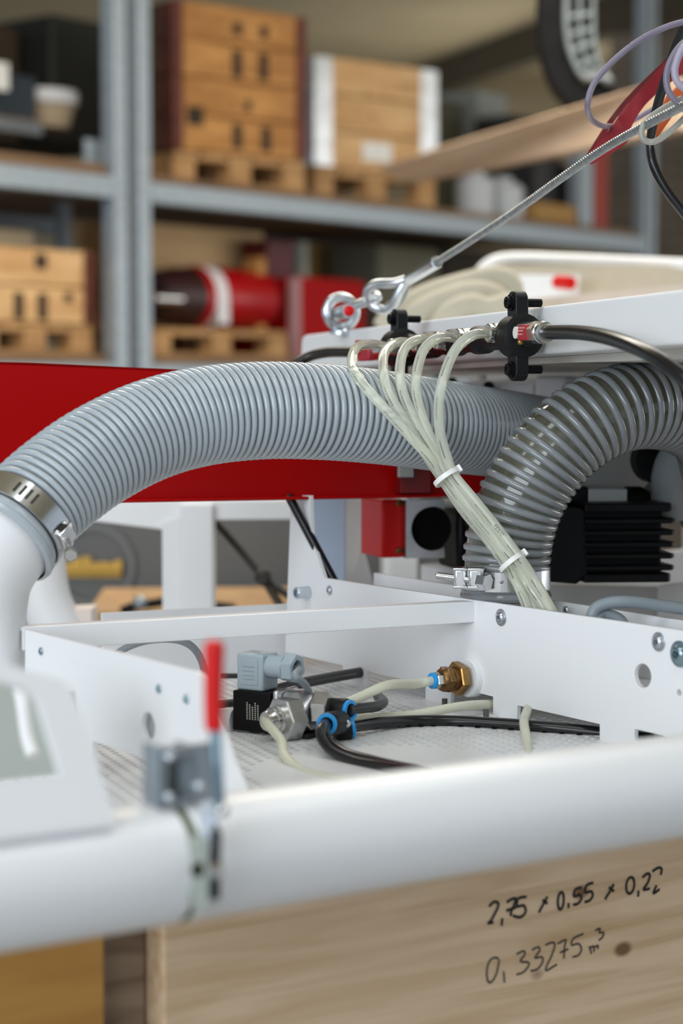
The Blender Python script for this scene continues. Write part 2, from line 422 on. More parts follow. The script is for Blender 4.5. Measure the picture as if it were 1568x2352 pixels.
# --- pale crate with bright metal corners
rq2, _ = RP(1000, 430, 0.05)
fR2 = Fr(RF.p(rq2, 0.05, ZD), ex); wS2 = spanw(fR2, 722); fS2 = Fr(fR2.p(-wS2), ex)
ztp = ztop(fS2, 745, 128); zbt = ztop(fS2, 745, 385)
pallet(fS2, wS2, 0.5, max(0.06, zbt - fS2.o.z), 'wooden pallet under the pale crate with metal corners')
crate(fS2.at(0, 0, max(0.06, zbt - fS2.o.z) + 0.002), wS2, 0.45, ztp - zbt - 0.002, 'pale wooden crate of three boards with shiny metal corners', crate_p, mat('bright_corner', (0.75, 0.78, 0.82), 0.3, 0.6, var=0.3, vscale=25), boards=3,
      marks=(), cw=0.062)
ln = MB().box(fS2, wS2 * 0.38, wS2 * 0.62, -0.0035, -0.0015, zbt - fS2.o.z + 0.03, zbt - fS2.o.z + 0.085)
build('paper_label', ln, mat('paper', (0.8, 0.79, 0.76), 0.7), at=fS2, label='white paper note stuck low on the pale crate', cat='label')

def rbox(px0, py0, px1, py1, s):                               # a rack-aligned front rectangle from four picture edges
    r0, zt = RP(px0, py0, s); _, zb = RP(px0, py1, s); r1, _ = RP(px1, (py0 + py1) / 2, s)
    return r0, r1, zb, zt
# --- lower left crate on pallet
r0, r1, zb, zt = rbox(-60, 560, 212, 740, 0.06)
fL = RF.at(r0, 0.06, ZLD); ph = zb - ZLD
pallet(fL, r1 - r0, 0.5, max(0.07, ph), 'wooden pallet under the lower left crate')
crate(fL.at(0, 0, max(0.07, ph) + 0.002), r1 - r0, 0.5, zt - zb, 'light brown wooden crate on the lower shelf at the far left', crate_p, corner_red,
      marks=((0.32, 0.40, 0.05, 0.4), (0.52, 0.60, 0.05, 0.4), (0.50, 0.6, 0.72, 0.92), (0.75, 0.82, 0.3, 0.42)), side=crate_w)
# things lying in it and beside it
pf = fL.at(0, 0, zt - ZLD)
build('folded_sheet', MB().box(pf.at(0.05, 0.1, 0.004), 0, (r1 - r0) * 0.62, 0, 0.2, 0, 0.05), mat('tan_card', (0.42, 0.33, 0.22), 0.8), bev=0.01,
      label='flat tan carton lying on top of the lower left crate', cat='carton')
q0, q1, qb, qt = rbox(190, 505, 236, 570, 0.62)
build('wood_offcut', MB().box(RF.at(q0, 0.62, ZLD), 0, q1 - q0, 0, 0.08, 0, qt - ZLD), crate_p, at=RF.at(q0, 0.62, ZLD), label='upright pale wood offcut beside the lower left crate', cat='wood')
q0, q1, qb, qt = rbox(142, 440, 165, 570, 0.5)
build('steel_strut', MB().box(RF.at(q0, 0.5, 0), 0, q1 - q0, 0, 0.03, ZLD, ZSH - 0.005), galvd, at=RF.at(q0, 0.5, ZLD), label='thin grey strut behind the lower left crate', cat='strut')
# --- left bay upper shelf
f = RF.at(-2.4, 0.3, 0)
q0, q1, qb, qt = rbox(-70, 152, 84, 262, 0.30)
zsh2 = zs1 + 0.009
bx = thing('storage_box', 'dark blue storage box with a white label on the thin shelf', 'box', RF.at(q0, 0.30, zsh2))
build('body', MB().box(RF.at(q0, 0.30, 0), 0, q1 - q0, 0, 0.4, zsh2, qt), mat('navy_plastic', (0.012, 0.022, 0.032), 0.5), bx, bev=0.006)
l0, l1, lb, lt = rbox(-30, 138, 19, 202, 0.298)
build('label_card', MB().box(RF.at(l0, 0.296, 0), 0, l1 - l0, 0, 0.003, lb, lt), mat('paper', (0.8, 0.79, 0.76), 0.7), bx)
q0, q1, qb, qt = rbox(112, 192, 232, 285, 0.27)
cx = (q0 + q1) / 2; R0 = (q1 - q0) / 2
bk = thing('bucket', 'tapered carton-coloured bucket with a white rim on the thin shelf', 'bucket', RF.at(cx, 0.30 + R0, zsh2))
zc = qt - zsh2
build('body', MB().lathe(RF.p(cx, 0.30 + R0, zsh2), UZ, [(0, R0 * 0.72), (zc * 0.62, R0 * 0.9)], 28), mat('tan_card', (0.42, 0.33, 0.22), 0.8), bk)
build('rim', MB().lathe(RF.p(cx, 0.30 + R0, zsh2), UZ, [(zc * 0.62, R0 * 0.92), (zc * 0.64, R0 * 0.98), (zc * 0.9, R0), (zc, R0 * 0.97)], 28), mat('white_rim', (0.66, 0.66, 0.68), 0.4, var=0.2, vscale=40), bk)
q0, q1, qb, qt = rbox(62, 40, 225, 300, 0.72)
build('dark_cabinet', MB().box(RF.at(q0, 0.62, 0), 0, q1 - q0, 0, 0.3, zsh2, qt), mat('dark_green_black', (0.012, 0.014, 0.010), 0.6), at=RF.at(q0, 0.62, zsh2), bev=0.01,
      label='tall blackish cabinet at the back behind the white bucket', cat='cabinet')
q0, q1, qb, qt = rbox(-75, 45, 45, 150, 0.72)
build('brown_carton', MB().box(RF.at(q0, 0.72, 0), 0, q1 - q0, 0, 0.25, zsh2, qt), mat('dark_brown_card', (0.06, 0.04, 0.022), 0.8), at=RF.at(q0, 0.7, zsh2), bev=0.01,
      label='dark brown carton behind the dark blue box', cat='carton')
q0, q1, qb, qt = rbox(198, 318, 240, 368, 0.06)
build('steel_bracket', MB().box(RF.at(q0, 0.06, ZSH + 0.034), 0, q1 - q0, 0, 0.012, 0, qt - ZSH - 0.034).box(RF.at(q0, 0.06, ZSH + 0.034), 0, q1 - q0, 0.012, 0.05, 0, 0.01), galv, at=RF.at(q0, 0.06, ZSH + 0.034), bev=0.002,
      label='small grey steel bracket on the shelf left of the big upright', cat='bracket')
# --- lower right bay: drum, boxes
def plow(px0, px1, s, py=760):
    a, _ = RP(px0, py, s); b, _ = RP(px1, py, s); return a, b
a, b = plow(350, 660, 0.05); phl = RP(360, 752, 0.05)[1] - ZLD
pallet(RF.at(a, 0.05, ZLD), b - a, 0.55, phl, 'wooden pallet under the red drum')
a, b = plow(345, 605, 0.42)
_, zt = RP(345, 512, 0.42)
build('plywood_panel', MB().box(RF.at(a - 0.05, 0.42, ZLD), 0, b - a + 0.05, 0, 0.02, 0, zt - ZLD), mat('light_plywood', (0.88, 0.60, 0.30), 0.7, var=0.1, vscale=4), at=RF.at(a, 0.42, ZLD),
      label='light plywood panel standing behind the red drum', cat='panel')
sD = 0.17
rd0, _ = RP(346, 690, sD); rdm, _ = RP(430, 690, sD); rd1, _ = RP(592, 690, sD)
_, zd0 = RP(500, 757, sD); _, zd1 = RP(500, 614, sD); Rd = (zd1 - zd0) / 2; zcd = ZLD + phl + 0.004 + Rd
dr = thing('steel_drum', 'glossy red steel drum with a white strap lying on a pallet', 'drum', RF.at(rd0, sD, ZLD + phl))
build('shell', MB().lathe(RF.p(rdm, sD, zcd), RF.x, [(0, Rd * 0.96), (0.01, Rd), (rd1 - rdm - 0.01, Rd), (rd1 - rdm, Rd * 0.96)], 40), mat('drum_red', (0.36, 0.003, 0.006), 0.25, spec=0.35), dr)
build('neck', MB().lathe(RF.p(rdm, sD, zcd), -RF.x, [(0, Rd * 0.95), (0.5 * (rdm - rd0), Rd * 0.9), (rdm - rd0, Rd * 0.72)], 32), mat('drum_dark', (0.03, 0.008, 0.008), 0.4), dr)
build('axle', MB().cyl(RF.p(rd0 - 0.05, sD - 0.06, zcd - 0.01), RF.p(rd0 + 0.05, sD - 0.06, zcd - 0.01), 0.014), steel, dr)
xs = RP(512, 690, sD - Rd)[0]
build('strap', MB().lathe(RF.p(xs - 0.022, sD, zcd), RF.x, [(0, Rd * 1.015), (0.044, Rd * 1.015)], 40, caps=False).box(RF.at(xs - 0.018, sD - Rd * 1.03, zcd - Rd * 0.85), 0, 0.04, 0, 0.003, 0, Rd * 0.9), mat('white_strap', (0.75, 0.75, 0.78), 0.6), dr)
a, b = plow(594, 612, 0.12); _, zt = RP(600, 590, 0.12)
build('timber_post', MB().box(RF.at(a, 0.12, ZLD + phl + 0.002), 0, b - a, 0, 0.06, 0, zt - ZLD - phl - 0.002), crate_w, at=RF.at(a, 0.12, ZLD + phl + 0.002), bev=0.003, label='short brown timber post right of the red drum', cat='post')
a, b = plow(612, 676, 0.30); _, zt = RP(640, 552, 0.30)
build('red_column', MB().box(RF.at(a, 0.30, ZLD + phl + 0.002), 0, b - a, 0, 0.1, 0, zt - ZLD - phl - 0.002), mat('dark_red_paint', (0.13, 0.006, 0.006), 0.45), at=RF.at(a, 0.30, ZLD + phl), bev=0.004, label='dark red steel column standing right of the red drum', cat='column')
a, b = plow(684, 838, 0.10); _, zt = RP(700, 636, 0.10)
rb = thing('red_cabinet', 'red sheet metal cabinet behind the eye bolt', 'cabinet', RF.at(a, 0.10, ZLD))
build('body', MB().box(RF.at(a, 0.10, ZLD), 0, b - a, 0, 0.3, 0, zt - ZLD), mat('cabinet_red', (0.33, 0.002, 0.003), 0.5, spec=0.1), rb, bev=0.006)
build('edge_rail', MB().box(RF.at(a - 0.03, 0.09, ZLD), 0, 0.03, 0, 0.02, 0, (zt - ZLD) * 0.98), mat('pinkish_rail', (0.35, 0.18, 0.18), 0.4), rb)
a, b = plow(672, 838, 0.75); _, zt = RP(700, 555, 0.75)
build('tan_carton', MB().box(RF.at(a, 0.75, ZLD), 0, b - a, 0, 0.2, 0, zt - ZLD), mat('tan_box', (0.46, 0.28, 0.10), 0.8), at=RF.at(a, 0.75, ZLD), bev=0.004, label='tan carton at the back above the red cabinet', cat='carton')
a, b = plow(702, 728, 0.5); _, zt = RP(710, 555, 0.5)
build('pale_pipe', MB().cyl(RF.p((a + b) / 2, 0.55, ZLD), RF.p((a + b) / 2, 0.55, zt), (b - a) / 2), mat('pale_green_pipe', (0.5, 0.53, 0.45), 0.5), label='pale upright pipe behind the red cabinet', cat='pipe')
a, b = plow(868, 1010, 0.5, 600); _, zt = RP(860, 560, 0.5)
build('grey_green_crate', MB().box(RF.at(a, 0.5, ZLD), 0, b - a, 0, 0.22, 0, zt - ZLD), mat('grey_green', (0.20, 0.19, 0.13), 0.7), at=RF.at(a, 0.5, ZLD), bev=0.006, label='grey green bin on the lower shelf right of the tan carton', cat='bin')
a, b = plow(1020, 1240, 0.55, 600); _, zt = RP(1040, 570, 0.55)
build('dark_bin', MB().box(RF.at(a, 0.55, ZLD), 0, b - a, 0, 0.3, 0, zt - ZLD), mat('dark_bin_plastic', (0.05, 0.04, 0.028), 0.7), at=RF.at(a, 0.55, ZLD), bev=0.006, label='dark brown bin on the lower shelf far right', cat='bin')
# --- upper deck, right end
def upbox(nm, px0, py0, px1, py1, s, dep, m, lab, cat, bev=0.006):
    r0, r1, zb, zt = rbox(px0, py0, px1, py1, s)
    return build(nm, MB().box(RF.at(r0, s, ZD), 0, r1 - r0, 0, dep, 0, zt - ZD), m, at=RF.at(r0, s, ZD), bev=bev, label=lab, cat=cat)
upbox('machine_housing', 1098, 205, 1165, 470, 0.75, 0.2, mat('pale_grey_metal', (0.30, 0.32, 0.30), 0.5), 'pale grey machine housing at the back above the long board', 'machine')
upbox('dark_machine', 1182, 262, 1290, 470, 0.55, 0.18, mat('blackish_metal', (0.02, 0.018, 0.015), 0.5), 'blackish machine beside the pale grey housing', 'machine')
upbox('olive_case', 1008, 225, 1060, 470, 0.8, 0.12, mat('olive_case', (0.09, 0.085, 0.05), 0.6), 'olive brown case at the back right of the pale crate', 'case')
def canister(px0, px1, py0, s, lab):
    a, _ = RP(px0, 430, s); b, _ = RP(px1, 430, s); _, zt = RP(px0, py0, s); R_ = (b - a) / 2; h = zt - ZD
    o = RF.p((a + b) / 2, s + R_, ZD); t = thing('canister', lab, 'canister', o)
    build('body', MB().lathe(o, UZ, [(0, R_ * 0.95), (0.01, R_), (h * 0.75, R_), (h * 0.85, R_ * 0.8)], 24), mat('grey_white_plastic', (0.5, 0.53, 0.56), 0.5), t)
    build('cap', MB().lathe(o + UZ * h * 0.85, UZ, [(0, R_ * 0.5), (h * 0.15, R_ * 0.5)], 16), mat('grey_white_plastic', (0.5, 0.53, 0.56), 0.5), t)
canister(1100, 1152, 385, 0.06, 'grey white canister left of its twin under the long board')
canister(1165, 1222, 402, 0.06, 'grey white canister right of its twin under the long board')
upbox('black_case', 1228, 365, 1330, 480, 0.12, 0.25, mat('case_black', (0.015, 0.014, 0.014), 0.5), 'black case under the long board near the grey post', 'case')
upbox('tan_tray', 1232, 462, 1325, 500, 0.04, 0.06, mat('ochre_card', (0.36, 0.2, 0.06), 0.7), 'low ochre carton in front of the black case', 'carton')
r0, r1, zb, zt = rbox(1334, 330, 1362, 500, 0.04)
build('grey_profile', MB().box(RF.at(r0, 0.04, ZD), 0, r1 - r0, 0, 0.05, 0, zt - ZD), galv, at=RF.at(r0, 0.04, ZD), bev=0.003, label='grey upright profile left of the red post', cat='post')
r0, r1, zb, zt = rbox(1366, 330, 1396, 500, 0.04)
build('red_post', MB().box(RF.at(r0, 0.04, ZD), 0, r1 - r0, 0, 0.05, 0, zt - ZD), mat('brick_red_paint', (0.30, 0.03, 0.015), 0.5), at=RF.at(r0, 0.04, ZD), bev=0.003, label='brick red upright post near the clad wall', cat='post')
# --- long timber leaning out of the shelf towards the room
bp = [W(866, 386, 5.0), W(1000, 340, 4.72), W(1548, 176, 3.3), W(1556, 298, 3.3), W(1120, 384, 4.45), W(925, 418, 4.95)]
bF = Fr(bp[0], V((bp[2] - bp[0]).to_tuple()), z=UZ)
build('wooden_board', MB().prism([bp], V((0.03, 0.035, 0))), board_w, at=bF, ang=None, bev=0.003, label='long pale wooden board jutting out of the shelf over the canisters', cat='board')
# --- curved guide with a ladder of rungs hanging under the ceiling
gd_ = 3.9
gu = thing('curved_guide', 'black curved guide with silver ladder rungs hanging at the top right', 'guide', W(1330, 240, gd_))
gp0 = smooth(wp([(1272, -140, gd_), (1270, -40, gd_), (1268, 60, gd_), (1280, 140, gd_), (1308, 200, gd_), (1350, 222, gd_), (1410, 205, gd_)]), 8)
bm_ = MB(); T_, _, _ = frames(gp0)
vs_ = []
for p_, t_ in zip(gp0, T_):
    s_ = t_.cross(V((0, 1, 0))).normalized() * 0.027; y_ = V((0, 0.06, 0)); vs_ += [p_ - s_, p_ + s_, p_ + s_ + y_, p_ - s_ + y_]
fs_2 = [(4 * i + k, 4 * i + (k + 1) % 4, 4 * i + 4 + (k + 1) % 4, 4 * i + 4 + k) for i in range(len(gp0) - 1) for k in range(4)] + [(0, 1, 2, 3), tuple(4 * len(gp0) - 4 + k for k in range(4))]
build('outer_band', bm_.add(vs_, fs_2), tyre, gu, bev=0.008)
rimm = mat('rim_silver', (0.22, 0.25, 0.26), 0.4, 0.4, var=0.2, vscale=20)
r1_ = smooth(wp([(1303, -140, gd_ - .01), (1302, -40, gd_ - .01), (1300, 50, gd_ - .01), (1308, 110, gd_ - .01), (1330, 165, gd_ - .01), (1352, 182, gd_ - .01)]), 8)
r2_ = smooth(wp([(1362, -140, gd_ - .01), (1362, -40, gd_ - .01), (1362, 40, gd_ - .01), (1364, 90, gd_ - .01), (1376, 145, gd_ - .01), (1396, 176, gd_ - .01)]), 8)
rm_ = [a_.lerp(b_, 0.5) for a_, b_ in zip(r1_, r2_)]
for rr_, w_ in ((r1_, 0.0065), (rm_, 0.0045), (r2_, 0.0045)): build('rail', MB().tube(rr_, w_, 10), rimm, gu, ang=80)
for i in range(0, len(r1_), 5): build('rung', MB().bar(r1_[i], r2_[i], 0.010, 0.009), rimm, gu, bev=0.002)
build('end_tip', MB().ball(W(1396, 184, gd_ - 0.012), 0.010, 14), rimm, gu)
vs_ = []
for a_, b_ in zip(r1_, r2_): vs_ += [a_ + V((0, 0.02, 0)), b_ + V((0, 0.02, 0)), b_ + V((0, 0.03, 0)), a_ + V((0, 0.03, 0))]
fs_2 = [(4 * i + k, 4 * i + (k + 1) % 4, 4 * i + 4 + (k + 1) % 4, 4 * i + 4 + k) for i in range(len(r1_) - 1) for k in range(4)] + [(0, 1, 2, 3), tuple(4 * len(r1_) - 4 + k for k in range(4))]
build('inner_band', MB().add(vs_, fs_2), tyre, gu)
build('hanger', MB().bar(W(1330, -120, gd_ + 0.03), V((W(1330, -120, gd_ + 0.03).x, W(1330, -120, gd_ + 0.03).y, 3.02)), 0.04, 0.04, V((0, 1, 0))), tyre, gu)

# ================================================================== machine: front rail and timber
ZS = W(620, 1690, 1.3296).z                      # perforated sheet
ZT = W(1100, 1383, 1.419).z                      # top edge of the white side plates
pa = W(0, 2038, 0.81); pb = W(1568, 1803, 1.02); pb.z = pa.z + (pb.z - pa.z)
ud = pb - pa; ud.z = 0; ud.normalize()
zp = (pa.z + pb.z) / 2; pdir = (pb - pa).normalized()
TR = 0.0262
fu = Fr(pa, ud)                                  # x along the rail, y away from the camera
frame = thing('screening_machine', 'white painted machine base with front tube, side plates and perforated sheet', 'machine', PZ(700, 1900, ZS - 0.06))
def axis_at(px):                                  # rail axis above a picture column
    n = RT.cross(FW); 
    q = pa.copy(); r = ray(px, 1900); nn = V((r.y, -r.x, 0))
    t = -(pa - CAM).dot(nn) / pdir.dot(nn); return pa + pdir * t
x0 = axis_at(392); 
e0 = pa - pdir * 0.25; e1 = pb + pdir * 0.25
build('front_tube', MB().lathe(e0, pdir, [(0, TR), ((x0 - e0).length - 0.0035, TR), ((x0 - e0).length - 0.0015, TR - 0.0015)], 64), white, frame)
build('front_tube', MB().lathe(x0, pdir, [(0.0015, TR - 0.0015), (0.0035, TR), ((e1 - x0).length, TR)], 64), white, frame)
build('gasket', MB().lathe(x0 - pdir * 0.0016, pdir, [(0, TR - 0.0006), (0.0032, TR - 0.0006)], 48), mat('green_gasket', (0.10, 0.13, 0.05), 0.7), frame)

# timber below the rail
nf = -fu.y                                        # towards the camera
to = pa - nf * 0.195; 
ft = Fr(V((pa.x, pa.y, 0)) - nf * 0.195, ud)
def TF(px, py, off=0.0): return PP(px, py, to - nf * off, nf)
def tcol(px, off=0.0): return (TF(px, 2250, off) - ft.o).dot(ft.x)
ft = Fr(V((pa.x, pa.y, 0)) - nf * 0.195, ud)
ztm = ZS - 0.037
a0, a1 = tcol(376), tcol(1568) + 0.3
tb = thing('timber_beam', 'pale pine beam with handwritten dimensions under the white tube', 'timber', ft.at(a0, 0, ztm - 0.30))
build('beam', MB().box(ft, a0, a1, 0, 0.22, ztm - 0.30, ztm), pine, tb, ang=None, bev=0.0015)
l0, l1 = tcol(-60) - 0.15, tcol(242)
ob = build('timber_block', MB().box(ft, l0, l1, 0.0, 0.2, ztm - 0.30, ztm - 0.004), ochre, at=ft.at(l0, 0, ztm - 0.3), ang=None, bev=0.002, label='orange brown wooden block under the white tube at the left', cat='timber')
build('timber_spacer', MB().box(ft, l1 + 0.0015, a0 - 0.001, 0.018, 0.2, ztm - 0.30, ztm - 0.006), oldwood, at=ft.at(l1 + 0.0015, 0.018, ztm - 0.3), ang=None, bev=0.002, label='weathered grey brown timber wedged between the block and the pine beam', cat='timber')
# handwriting, stroke by stroke on the beam face
def ink(strokes, r, m, name):
    mb = MB()
    for st in strokes:
        pts = [TF(1090 + x / 3.28, 1960 + y / 3.28) + nf * 0.0002 for x, y in st]
        pts = smooth(pts, 5) if len(pts) > 2 else pts
        T = []
        mb.tube(pts, r, 8)
    # flatten onto the face: real ink is almost flat
    for i, q in enumerate(mb.v):
        h = (q - to).dot(nf); mb.v[i] = q - nf * (h - 0.0003 - max(-0.0002, min(0.0002, h)) * 0.5)
    return build(name, mb, m, tb, ang=None)
def oval(cx, cy, rx, ry, sk):
    return [(cx + rx * math.sin(t) - sk * ry * math.cos(t) * -1, cy - ry * math.cos(t)) for t in [2 * math.pi * i / 12 for i in range(13)]]
ink([[(105, 400), (140, 366), (172, 372), (172, 402), (150, 450), (115, 512), (95, 525), (138, 520)], [(205, 488), (200, 545)],
     [(238, 368), (275, 345), (306, 342), (288, 400), (268, 450), (275, 470)], [(235, 432), (310, 405)],
     [(388, 326), (325, 340), (318, 398), (365, 392), (380, 440), (342, 480), (285, 470)],
     [(545, 325), (520, 370), (480, 445)], [(508, 352), (545, 378)],
     oval(645, 356, 22, 66, 0.06), [(703, 372), (704, 412)],
     [(802, 255), (755, 272), (745, 322), (788, 312), (800, 345), (770, 380), (738, 386)],
     [(890, 220), (840, 240), (830, 292), (874, 286), (885, 320), (860, 355), (824, 366)],
     [(1045, 230), (1015, 285), (978, 346)], [(1008, 255), (1046, 286)],
     oval(1168, 240, 30, 62, 0.10), [(1230, 280), (1228, 326)],
     [(1260, 182), (1295, 152), (1316, 166), (1300, 220), (1268, 272), (1316, 264)],
     [(1335, 135), (1378, 108), (1404, 116), (1398, 162)], [(1366, 240), (1342, 300), (1390, 270)]], 0.00092, inkm, 'handwriting')
ink([[(178, 792), (140, 786), (104, 820), (88, 890), (95, 958), (122, 970), (160, 905), (182, 800)], [(215, 888), (221, 975)],
     [(312, 758), (365, 735), (374, 762), (340, 812), (398, 820), (402, 848), (362, 895), (312, 912)],
     [(428, 727), (475, 705), (485, 735), (450, 786), (503, 780), (507, 820), (470, 870), (418, 886)],
     [(530, 690), (580, 670), (600, 690), (580, 760), (530, 880), (616, 835)],
     [(622, 680), (682, 650), (674, 700), (668, 792)], [(638, 747), (702, 720)],
     [(816, 605), (742, 640), (726, 690), (778, 680), (800, 720), (780, 765), (734, 780)],
     [(860, 700), (876, 756)], [(866, 712), (890, 700), (896, 742)], [(896, 706), (925, 694), (922, 722)],
     [(905, 580), (940, 565), (935, 595), (965, 595), (960, 630), (930, 656)]], 0.00062, inkg, 'handwriting')

# ================================================================== white plates
PO = PZ(1100, 1383, ZT); PD_ = PZ(1568, 1448, ZT) - PZ(745, 1328, ZT); PD_.normalize()
PN = V((PD_.y, -PD_.x, 0)).normalized()
if PN.dot(CAM - PO) < 0: PN = -PN                 # towards the camera
def PL(px, py, off=0.0): return PP(px, py, PO + PN * off, PN)
def poly(fn, pts): return [fn(*q) for q in pts]
def circ(c, ax, r, n=24, sx=1.0):
    ax = ax.normalized(); N = (UZ - ax * UZ.dot(ax)).normalized(); Bv = ax.cross(N)
    return [c + N * (math.cos(2 * math.pi * i / n) * r) + Bv * (math.sin(2 * math.pi * i / n) * r * sx) for i in range(n)]
outer = [(668, 1138), (712, 1138), (716, 1240), (745, 1328), (1900, 1497), (1900, 1776), (1457, 1674), (1457, 1724), (1377, 1707), (1377, 1663), (1188, 1620), (1186, 1660),
         (1132, 1647), (1132, 1600), (1035, 1575), (1035, 1627), (977, 1618), (977, 1573), (842, 1540), (842, 1596), (787, 1588), (787, 1528), (682, 1504), (655, 1498)]
holes = [circ(PL(1476, 1552), PN, 0.0079), circ(PL(1559, 1591), PN, 0.0022, 14)]
plate = build('side_plate', MB().prism([poly(PL, outer)] + holes, -PN * 0.003), white, frame, ang=None)
# parallel plate behind, closing the channel under the hose
P2 = PZ(870, 1318, ZT - 0.0); 
def PL2(px, py): return PP(px, py, PO - PN * 0.066, PN)
build('side_plate', MB().prism([poly(PL2, [(858, 1316), (1900, 1477), (1900, 1690), (858, 1470)])], -PN * 0.003), white, frame, ang=None)
q = [PL(870, 1500), PL(1640, 1640)]; 
build('channel_bottom', MB().prism([[PL(800, 1480) - PN * 0.004, PL(1900, 1688) - PN * 0.004, PL(1900, 1688) - PN * 0.065, PL(800, 1480) - PN * 0.065]], V((0, 0, -0.003))), white, frame, ang=None)
# cross bar (angle iron)
cA = PZ(52, 1441, ZT); cB = PZ(1097, 1381, ZT); cF = Fr(cA, cB - cA); cl = (cB - cA).length
build('cross_bar', MB().box(cF, 0, cl - 0.001, 0, 0.003, -0.0150, 0).box(cF, 0, cl - 0.001, 0.003, 0.013, -0.003, 0), white, frame, ang=None, bev=0.0006)
# left plate
LO = PZ(103, 1457, ZT); LD = PZ(462, 1546, ZT) - LO; LD.normalize()
LN = V((LD.y, -LD.x, 0)).normalized()
if LN.dot(CAM - LO) < 0: LN = -LN
def LL(px, py, off=0.0): return PP(px, py, LO + LN * off, LN)
lout = [(58, 1446), (448, 1543), (462, 1552), (472, 1572), (500, 1655), (536, 1760), (574, 1850), (560, 1900), (352, 1850), (348, 1748), (214, 1702), (214, 1790), (58, 1750)]
vent = [LL(341 + 15 * math.sin(t), 1668 - 33 * math.cos(t) + 6 * math.sin(t)) for t in [2 * math.pi * i / 18 for i in range(18)]]
build('side_plate', MB().prism([poly(LL, lout), vent], -LN * 0.003), white, frame, ang=None)
vg = MB()
for i in range(7):
    for j in range(4):
        c = LL(331 + j * 7 + (i % 2) * 2, 1643 + i * 8.5 + j * 1.5, -0.0035)
        vg.add(circ(c, LN, 0.0007, 8), [tuple(range(8))])
build('vent_mesh', MB().prism([[LL(320, 1630, -0.0036), LL(362, 1640, -0.0036), LL(362, 1710, -0.0036), LL(320, 1700, -0.0036)]], -LN * 0.001), mat('vent_grey', (0.45, 0.46, 0.48), 0.5), frame)
build('vent_holes', vg, dark, frame, kind='stuff')
# near bracket standing on the rail
nb = (nf * 0.90 + UZ * 0.44).normalized()
def BL(px, py): return PP(px, py, W(0, 1924, 0.79), nb)
bo = [(-130, 1488), (0, 1521), (70, 1541), (140, 1562), (160, 1576), (178, 1612), (215, 1715), (266, 1890), (0, 1924), (-130, 1942)]
bh = [(-90, 1552), (10, 1566), (66, 1584), (86, 1602), (98, 1636), (141, 1772), (136, 1781), (0, 1796), (-90, 1806)]
build('rail_bracket', MB().prism([poly(BL, bo), poly(BL, bh)], -nb * 0.004), white, frame, ang=None, bev=0.001)
build('rail_bracket_base', MB().prism([poly(BL, [(-130, 1943), (268, 1891), (268, 1897), (-130, 1950)])], -nf * 0.022), white, frame, ang=None)
ip = smooth([W(40, 1560, 1.0), W(52, 1620, 0.99), W(62, 1690, 0.985), W(75, 1735, 0.98)], 6)
build('inner_pipe', MB().tube(ip, 0.0035, 12), white2, frame)
build('bracket_web', MB().prism([[W(-90, 1540, 1.06), W(170, 1590, 1.06), W(205, 1770, 1.06), W(-90, 1800, 1.06)]], V((0, 0.004, 0))), mat('grey_green_panel', (0.36, 0.39, 0.36), 0.6), frame, ang=None)
# low panel at the back of the sheet
k0 = PZ(235, 1562, ZS); k1 = PZ(700, 1532, ZS); kF = Fr(k0, k1 - k0)
build('back_panel', MB().box(kF, 0, (k1 - k0).length, 0, 0.003, 0, ZT - ZS - 0.026), white, frame, ang=None)
# perforated sheet: real holes, uneven mesh joined into one part
def perforated():
    M_ = Matrix.Translation(V((0.0, 1.36, 0))) @ Matrix.Rotation(math.radians(22), 4, 'Z') @ Matrix.Translation(V((0.0, -1.36, 0)))
    ox, oy, P_ = -0.33, 0.98, 0.0085; nx, ny = 82, 92; mb = MB(); n = 8; rr = 0.0024
    cpl = PZ(900, 1770, ZS)
    sq = [(1, 0), (1, 1), (0, 1), (-1, 1), (-1, 0), (-1, -1), (0, -1), (1, -1)]
    for j in range(ny):
        for i in range(nx):
            cx = ox + (i + 0.5) * P_; cy = oy + (j + 0.5) * P_
            h = P_ / 2
            cw = M_ @ V((cx, cy, ZS))
            if (cw - cpl).length < 0.085:
                mb.add([V((cx + a * h, cy + b * h, ZS)) for a, b in ((-1, -1), (1, -1), (1, 1), (-1, 1))], [(0, 1, 2, 3)]); continue
            vs = [V((cx + a * h, cy + b * h, ZS)) for a, b in sq]
            vs += [V((cx + rr * math.cos(k * math.pi / 4), cy + rr * math.sin(k * math.pi / 4), ZS)) for k in range(8)]
            vs += [V((cx + rr * math.cos(k * math.pi / 4), cy + rr * math.sin(k * math.pi / 4), ZS - 0.0015)) for k in range(8)]
            fs = [(k, (k + 1) % 8, 8 + (k + 1) % 8, 8 + k) for k in range(8)] + [(8 + k, 8 + (k + 1) % 8, 16 + (k + 1) % 8, 16 + k) for k in range(8)]
            mb.add(vs, fs)
    return mb.xform(M_)
build('perforated_sheet', perforated(), mat('sheet_white', (0.80, 0.81, 0.82), 0.3, var=0.02), frame, ang=None, kind='stuff')
build('tray_bottom', MB().box(Fr((0, 1.36, ZS - 0.035), (math.cos(0.384), math.sin(0.384), 0)), -0.27, 0.27, -0.17, 0.36, 0, 0.004), mat('tray_white', (0.70, 0.69, 0.64), 0.6), frame)
